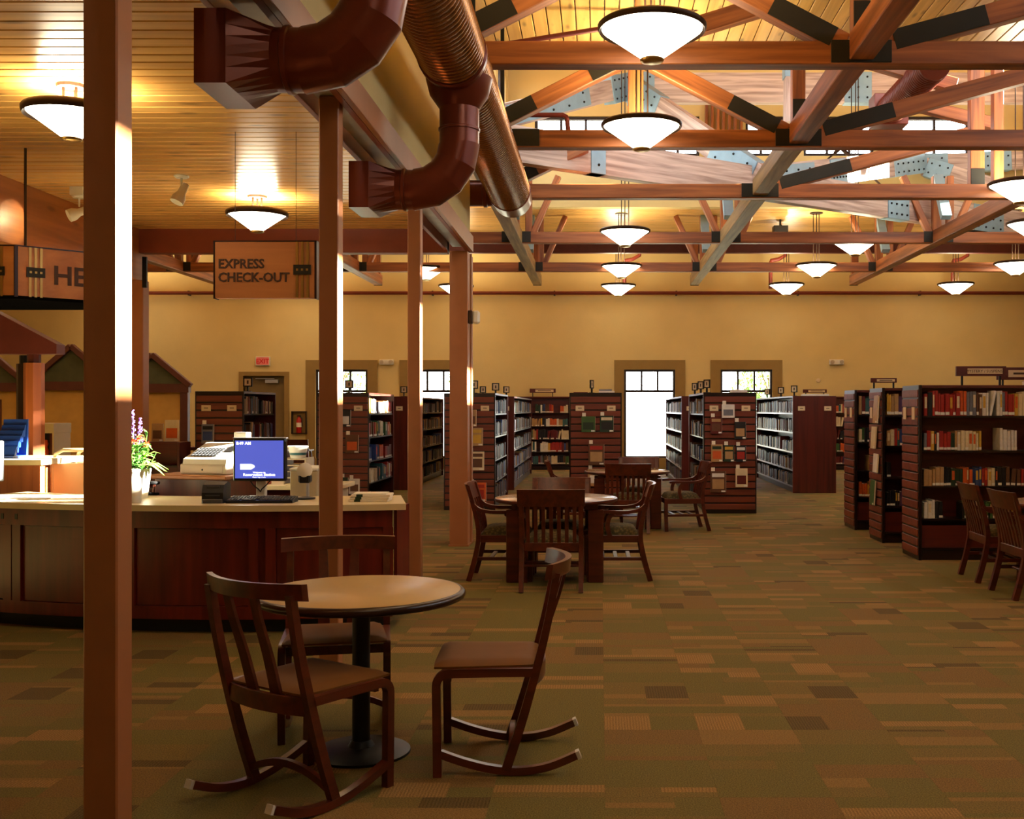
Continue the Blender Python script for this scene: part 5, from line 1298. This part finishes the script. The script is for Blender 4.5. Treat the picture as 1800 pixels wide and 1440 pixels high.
# small open bookcase and cream book truck behind the desk
t_ = thing('book_stand', 'narrow dark shelf unit with pale edge left of the closest post', 'shelf unit', (-6.82, 13.2, 0))
box_ob('side', (.20, .235, -.2, .2, 0, 1.38), 'cherry', t_); box_ob('edge_strip', (.235, .255, -.21, .2, 0, 1.39), 'cream_metal', t_); box_ob('side', (-.26, -.225, -.2, .2, 0, 1.38), 'cherry', t_); box_ob('back', (-.225, .20, .17, .2, 0.02, 1.38), 'shelf_dark', t_)
for z in (.15, .55, .95): box_ob('shelf', (-.225, .20, -.2, .17, z - .03, z), 'laminate_cream', t_)
b_ = MB(); b_.cbox(-.27, .26, -.22, .21, 1.28, 1.40, .004); ob('top', b_, 'cream_metal', t_)
tag(link('figurine', MB().lathe([(.0, 0), (.035, .0), (.03, .05), (.042, .1), (.02, .16), (.034, .2), (.025, .24), (0, .25)], 14).mesh('figurine', 'flower_orange', 40), None, (-6.72, 13.1, .95)), 'small pale figurine on the narrow dark shelf unit', 'figurine')
t_ = thing('book_truck', 'cream metal book truck just left of the closest post', 'cart', (-4.52, 9.55, 0))
for y in (-.22, .20): box_ob('end_sheet', (-.20, .24, y, y + .02, .12, 1.10), 'cream_metal', t_, .004)
for y in (-.21, .21):
    b_ = MB(); b_.tube([(-.21, y, .12), (-.21, y, 1.1), (-.185, y, 1.18), (-.12, y, 1.215), (.16, y, 1.215), (.22, y, 1.18), (.245, y, 1.1), (.245, y, .12)], .016, 8); ob('tube_frame', b_, 'cream_metal', t_, smooth=40)
for z in (.25, .62, .98): box_ob('tray', (-.19, .23, -.2, .2, z, z + .015), 'cream_metal', t_)
for sx_ in (-.19, .22):
    for sy_ in (-.19, .19):
        b_ = MB(); b_.lathe([(0, -.012), (.045, -.012), (.05, 0), (.045, .012), (0, .012)], 14, 0, Matrix.Translation((sx_, sy_, .05)) @ Matrix.Rotation(PI / 2, 4, 'X')); b_.box(sx_ - .012, sx_ + .012, sy_ - .02, sy_ + .02, .05, .13); ob('caster', b_, 'black_plastic', t_)
for k in range(3):
    o = link('flat_book', BM[['white', 'cream', 'dark red'][k]]); o.matrix_basis = Matrix.Translation((-4.60 + .02 * k, 9.42, 1.03 + .035 * k)) @ Matrix.Rotation(PI / 2, 4, 'Y') @ Matrix.Diagonal((.035, .2, .25, 1)); tag(o, ['white book lowest on the cream book truck', 'cream book in the middle on the cream book truck', 'dark red book on top of the cream book truck'][k], 'book')
# row of little house fronts by the end of the left wing
def house(xa, xb, peak, eave, y, label, win):
    t_ = thing('house_front', label, 'partition', ((xa + xb) / 2, y, 0), 0, 'house-shaped partitions')
    w = (xb - xa) / 2
    box_ob('wall_panel', (-w + .08, w - .08, .02, .06, 0, eave - .05), 'house_yellow', t_)
    b_ = MB(); b_.prism([(-w, eave + .05), (w, eave + .05), (0, peak - .06)], .01, .07); ob('gable', b_, 'olive_gable', t_)
    for s in (-1, 1): beam_ob('rake_board', (t_.location.x + s * (w + .04), y, eave + .02), (t_.location.x, y, peak - .02), .12, .10, 'house_brown', t_)
    box_ob('tie_beam', (-w - .02, w + .02, -.05, .08, eave - .10, eave + .06), 'house_brown', t_)
    for s in (-1, 1): box_ob('post', (s * (w - .07) - .07, s * (w - .07) + .07, -.04, .08, 0, eave - .10), 'house_brown', t_, .004)
    if win: box_ob('notice_board', (win[0], win[1], -.005, .02, win[2], win[3]), 'house_brown', t_); box_ob('notice', (win[0] + .05, win[1] - .05, -.012, -.005, win[2] + .1, win[2] + .4), 'olive_gable', t_)
    return t_
house(-8.95, -7.62, 2.60, 1.98, 20.0, 'house-shaped partition with olive gable, just right of the closest post', (-.42, -.12, .95, 1.80))
house(-10.55, -9.02, 2.76, 2.02, 20.0, 'house-shaped partition with olive gable, directly left of the closest post', (.25, .5, 1.0, 1.8))
house(-12.15, -10.62, 2.72, 2.00, 20.0, 'house-shaped partition with olive gable behind the kiosk, leftmost', (-.2, .3, .6, 1.75))

# ------------------------------------------------------------------ signs
def stripes(t_, M, x, w, z0_, z1_):
    for k in range(3):
        cx = x + (k - 1) * w * .30
        b_ = MB(); b_.box(cx - w * .07, cx + w * .07, -.006, 0, z0_, z1_, 0, M); ob('brass_stripe', b_, 'gold', t_)
    zc = (z0_ + z1_) / 2
    b_ = MB(); b_.box(x - w * .5, x + w * .5, -.010, -.006, zc - w * .28, zc + w * .28, 0, M); ob('emblem_block', b_, 'plate_black', t_)
    for k in range(3):
        cx = x + (k - 1) * w * .28
        b_ = MB(); b_.box(cx - w * .06, cx + w * .06, -.012, -.010, zc - w * .06, zc + w * .06, 0, M); ob('emblem_dot', b_, 'gold', t_)
t_ = thing('hanging_sign', 'tan hanging sign reading EXPRESS CHECK-OUT beside a brown post', 'sign', (0, 7.95, 0))
box_ob('board', (-2.835, -2.10, 0, .09, 2.385, 2.80), 'sign_wood', t_, .003)
box_ob('dark_edge', (-2.10, -2.085, -.002, .092, 2.38, 2.805), 'table_edge', t_); box_ob('dark_edge', (-2.845, -2.835, -.002, .092, 2.38, 2.805), 'table_edge', t_); box_ob('top_edge', (-2.845, -2.085, -.002, .092, 2.80, 2.808), 'table_edge', t_)
stripes(t_, Matrix.Identity(4), -2.19, .13, 2.386, 2.799)
text_ob('EXPRESS', .096, 'letters', t_, face_M(-2.81, -.002, 2.605), 'lettering', .002, bold=.0022, font_sx=.95)
text_ob('CHECK-OUT', .096, 'letters', t_, face_M(-2.81, -.002, 2.505), 'lettering', .002, bold=.0022, font_sx=.95)
for x in (-2.7, -2.25):
    b_ = MB(); b_.tube([(x, .045, 2.80), (x, .045, LOW)], .002, 6); ob('hanger_rod', b_, 'bronze', t_)
t_ = thing('hanging_sign', 'many-sided tan hanging sign reading HELP, cut by the closest post', 'sign', (0, 0, 0))
poly = [(-5.70, 8.58), (-5.14, 8.0), (-4.324, 8.0), (-3.87, 8.454), (-3.87, 8.9), (-5.70, 8.9)]
b_ = MB(); b_.prism(poly, 2.40, 2.78, 'XY'); ob('drum', b_, 'sign_wood', t_)
cx_, cy_ = -4.72, 8.5
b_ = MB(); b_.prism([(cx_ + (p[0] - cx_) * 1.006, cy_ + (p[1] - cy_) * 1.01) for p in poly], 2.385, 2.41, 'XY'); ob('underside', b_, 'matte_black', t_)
b_ = MB(); b_.prism([(cx_ + (p[0] - cx_) * 1.004, cy_ + (p[1] - cy_) * 1.008) for p in poly], 2.775, 2.785, 'XY'); ob('top_edge', b_, 'table_edge', t_)
Mh = Matrix.Translation((-4.324, 8.0, 0)) @ Matrix.Rotation(PI / 4, 4, 'Z')
b_ = MB(); b_.box(-.012, .012, -.008, .02, 2.40, 2.78, 0, Mh); ob('corner_bead', b_, 'table_edge', t_)
stripes(t_, Mh, .135, .13, 2.405, 2.775)
text_ob('HELP', .20, 'letters', t_, Mh @ face_M(.255, -.003, 2.515), 'lettering', .003, bold=.004)
Mf = Matrix.Translation((-4.324, 8.0, 0)); stripes(t_, Mf, -.14, .12, 2.405, 2.775)
for (x, y) in ((-4.52, 8.5), (-5.2, 8.5)):
    b_ = MB(); b_.tube([(x, y, 2.78), (x, y, LOW)], .010, 8); ob('hanger_rod', b_, 'bronze', t_)

# ------------------------------------------------------------------ on the end wall and the posts
t_ = thing('exit_sign', 'red lettered EXIT sign above the exit door', 'sign', (-8.88, FAR, 2.72))
b_ = MB(); b_.cbox(-.19, .19, -.07, 0, 0, .24, .01); ob('housing', b_, 'white_plastic', t_); box_ob('face', (-.165, .165, -.074, -.07, .02, .22), 'exit_face', t_)
text_ob('EXIT', .17, 'exit_red', t_, face_M(0, -.0765, .058), 'lettering', .001, 'CENTER', .003)
for (x, lab) in ((-5.62, 'white emergency light between the two left windows'), (6.22, 'white emergency light on the end wall, right of the windows')):
    t_ = thing('emergency_light', lab, 'light', (x, FAR, 2.74), 0, 'emergency lights')
    b_ = MB(); b_.cbox(-.19, .19, -.09, 0, 0, .14, .015); ob('housing', b_, 'white_plastic', t_)
    for s in (-1, 1):
        b_ = MB(); b_.lathe([(.03, 0), (.05, .02), (.055, .06), (.045, .062), (0, .055)], 16, 0, Matrix.Translation((s * .12, -.085, .09)) @ Matrix.Rotation(PI / 2 + .3, 4, 'X')); ob('lamp_head', b_, 'beige_plastic', t_, smooth=40)
t_ = thing('thermostat', 'small round wall thermostat on the end wall at right', 'thermostat', (5.75, FAR, 2.33)); b_ = MB(); b_.lathe([(.06, 0), (.06, .02), (.045, .035), (0, .037)], 20, 0, Matrix.Rotation(PI / 2, 4, 'X')); ob('body', b_, 'card', t_, smooth=40)
t_ = thing('fire_extinguisher', 'red fire extinguisher in a wall cabinet behind the desk', 'extinguisher', (-7.92, FAR, .92))
for d in ((-.2, .2, -.10, 0, 0, .03), (-.2, .2, -.10, 0, .57, .60), (-.2, -.17, -.10, 0, .03, .57), (.17, .2, -.10, 0, .03, .57)): box_ob('cabinet_frame', d, 'bronze', t_)
box_ob('cabinet_back', (-.17, .17, -.01, 0, .03, .57), 'surround_paint', t_)
b_ = MB(); b_.lathe([(.065, .03), (.07, .04), (.07, .36), (.05, .41), (.02, .43), (.02, .46)], 16, 0, Matrix.Translation((0, -.075, 0))); ob('cylinder', b_, 'red_paint', t_, smooth=40)
b_ = MB(); b_.box(-.05, .05, -.09, -.06, .46, .49); ob('handle', b_, 'black_metal', t_); b_ = MB(); b_.tube([(.02, -.08, .47), (.08, -.09, .42), (.085, -.09, .2)], .01, 6); ob('hose', b_, 'black_plastic', t_)
b_ = MB(); b_.lathe([(.071, .18), (.0715, .3)], 16, 0, Matrix.Translation((0, -.075, 0)), cap=False); ob('label', b_, 'paper', t_)
t_ = thing('fire_alarm', 'white strobe alarm on the right side of the widest post', 'alarm', (-1.514, 12.42, 2.55))
b_ = MB(); b_.cbox(0, .05, -.055, .055, 0, .15, .008); ob('back_box', b_, 'bronze', t_); b_ = MB(); b_.cbox(.05, .13, -.05, .05, .0, .15, .02); ob('strobe', b_, 'white_plastic', t_)
t_ = thing('ceiling_detector', 'round dark detector hanging under the far boards by the purlin', 'detector', (4.12, 24.6, DECK))
b_ = MB(); b_.tube([(0, 0, 0), (0, 0, -.22)], .02, 8); ob('stem', b_, 'bronze', t_); b_ = MB(); b_.lathe([(0, -.40), (.08, -.37), (.12, -.28), (.08, -.2), (0, -.19)], 16); ob('head', b_, 'bronze', t_, smooth=40)
t_ = thing('loudspeaker', 'small black loudspeaker under the far boards left of the detector', 'speaker', (3.98, 23.9, 5.40)); b_ = MB(); b_.cbox(-.16, .16, -.12, .12, 0, .22, .01); ob('cabinet', b_, 'black_plastic', t_); box_ob('bracket', (-.02, .02, -.02, .02, .22, DECK - 5.40), 'black_metal', t_)

# ------------------------------------------------------------------ outdoors
struct(box_ob('ground_outdoors', (-60, 60, FAR + .31, 110, -.3, -.12), 'outdoor_ground'))
def tree(x, y, h, r_, label, seed):
    rr_ = random.Random(seed); t_ = thing('tree', label, 'tree', (x, y, -.12), 0, 'trees outside the windows')
    b_ = MB(); b_.tube([(0, 0, 0), (.1, 0, h * .35), (-.05, .1, h * .7)], .1, 8, radii=[.13, .1, .05])
    for k in range(6):
        a = rr_.uniform(0, 2 * PI); z = h * rr_.uniform(.3, .6); b_.tube([(0, 0, z), (r_ * .5 * math.cos(a), r_ * .5 * math.sin(a), z + h * .2)], .04, 5, radii=[.05, .02])
    ob('trunk', b_, 'bark', t_)
    l = MB()
    for k in range(1500):
        th = rr_.uniform(0, 2 * PI); ph = math.acos(rr_.uniform(-1, 1)); q = r_ * rr_.uniform(.3, 1) ** .5
        p = Vector((q * math.sin(ph) * math.cos(th), q * math.sin(ph) * math.sin(th), h * .62 + q * .9 * math.cos(ph)))
        leaf(l, p, (rr_.uniform(-1, 1), rr_.uniform(-1, 1), rr_.uniform(-1, .6)), rr_.uniform(.12, .24), rr_.uniform(.03, .06))
    o = ob('crown', l, 'leaf_tree', t_); o['kind'] = 'stuff'
tree(5.6, 35.5, 3.9, 1.3, 'leafy tree seen through the right of the second bright window', 1)
tree(-8.9, 37, 4.4, 1.7, 'leafy tree seen through the leftmost window', 2)
tree(-4.0, 38, 4.2, 1.4, 'leafy tree seen through the window by the widest post', 3)
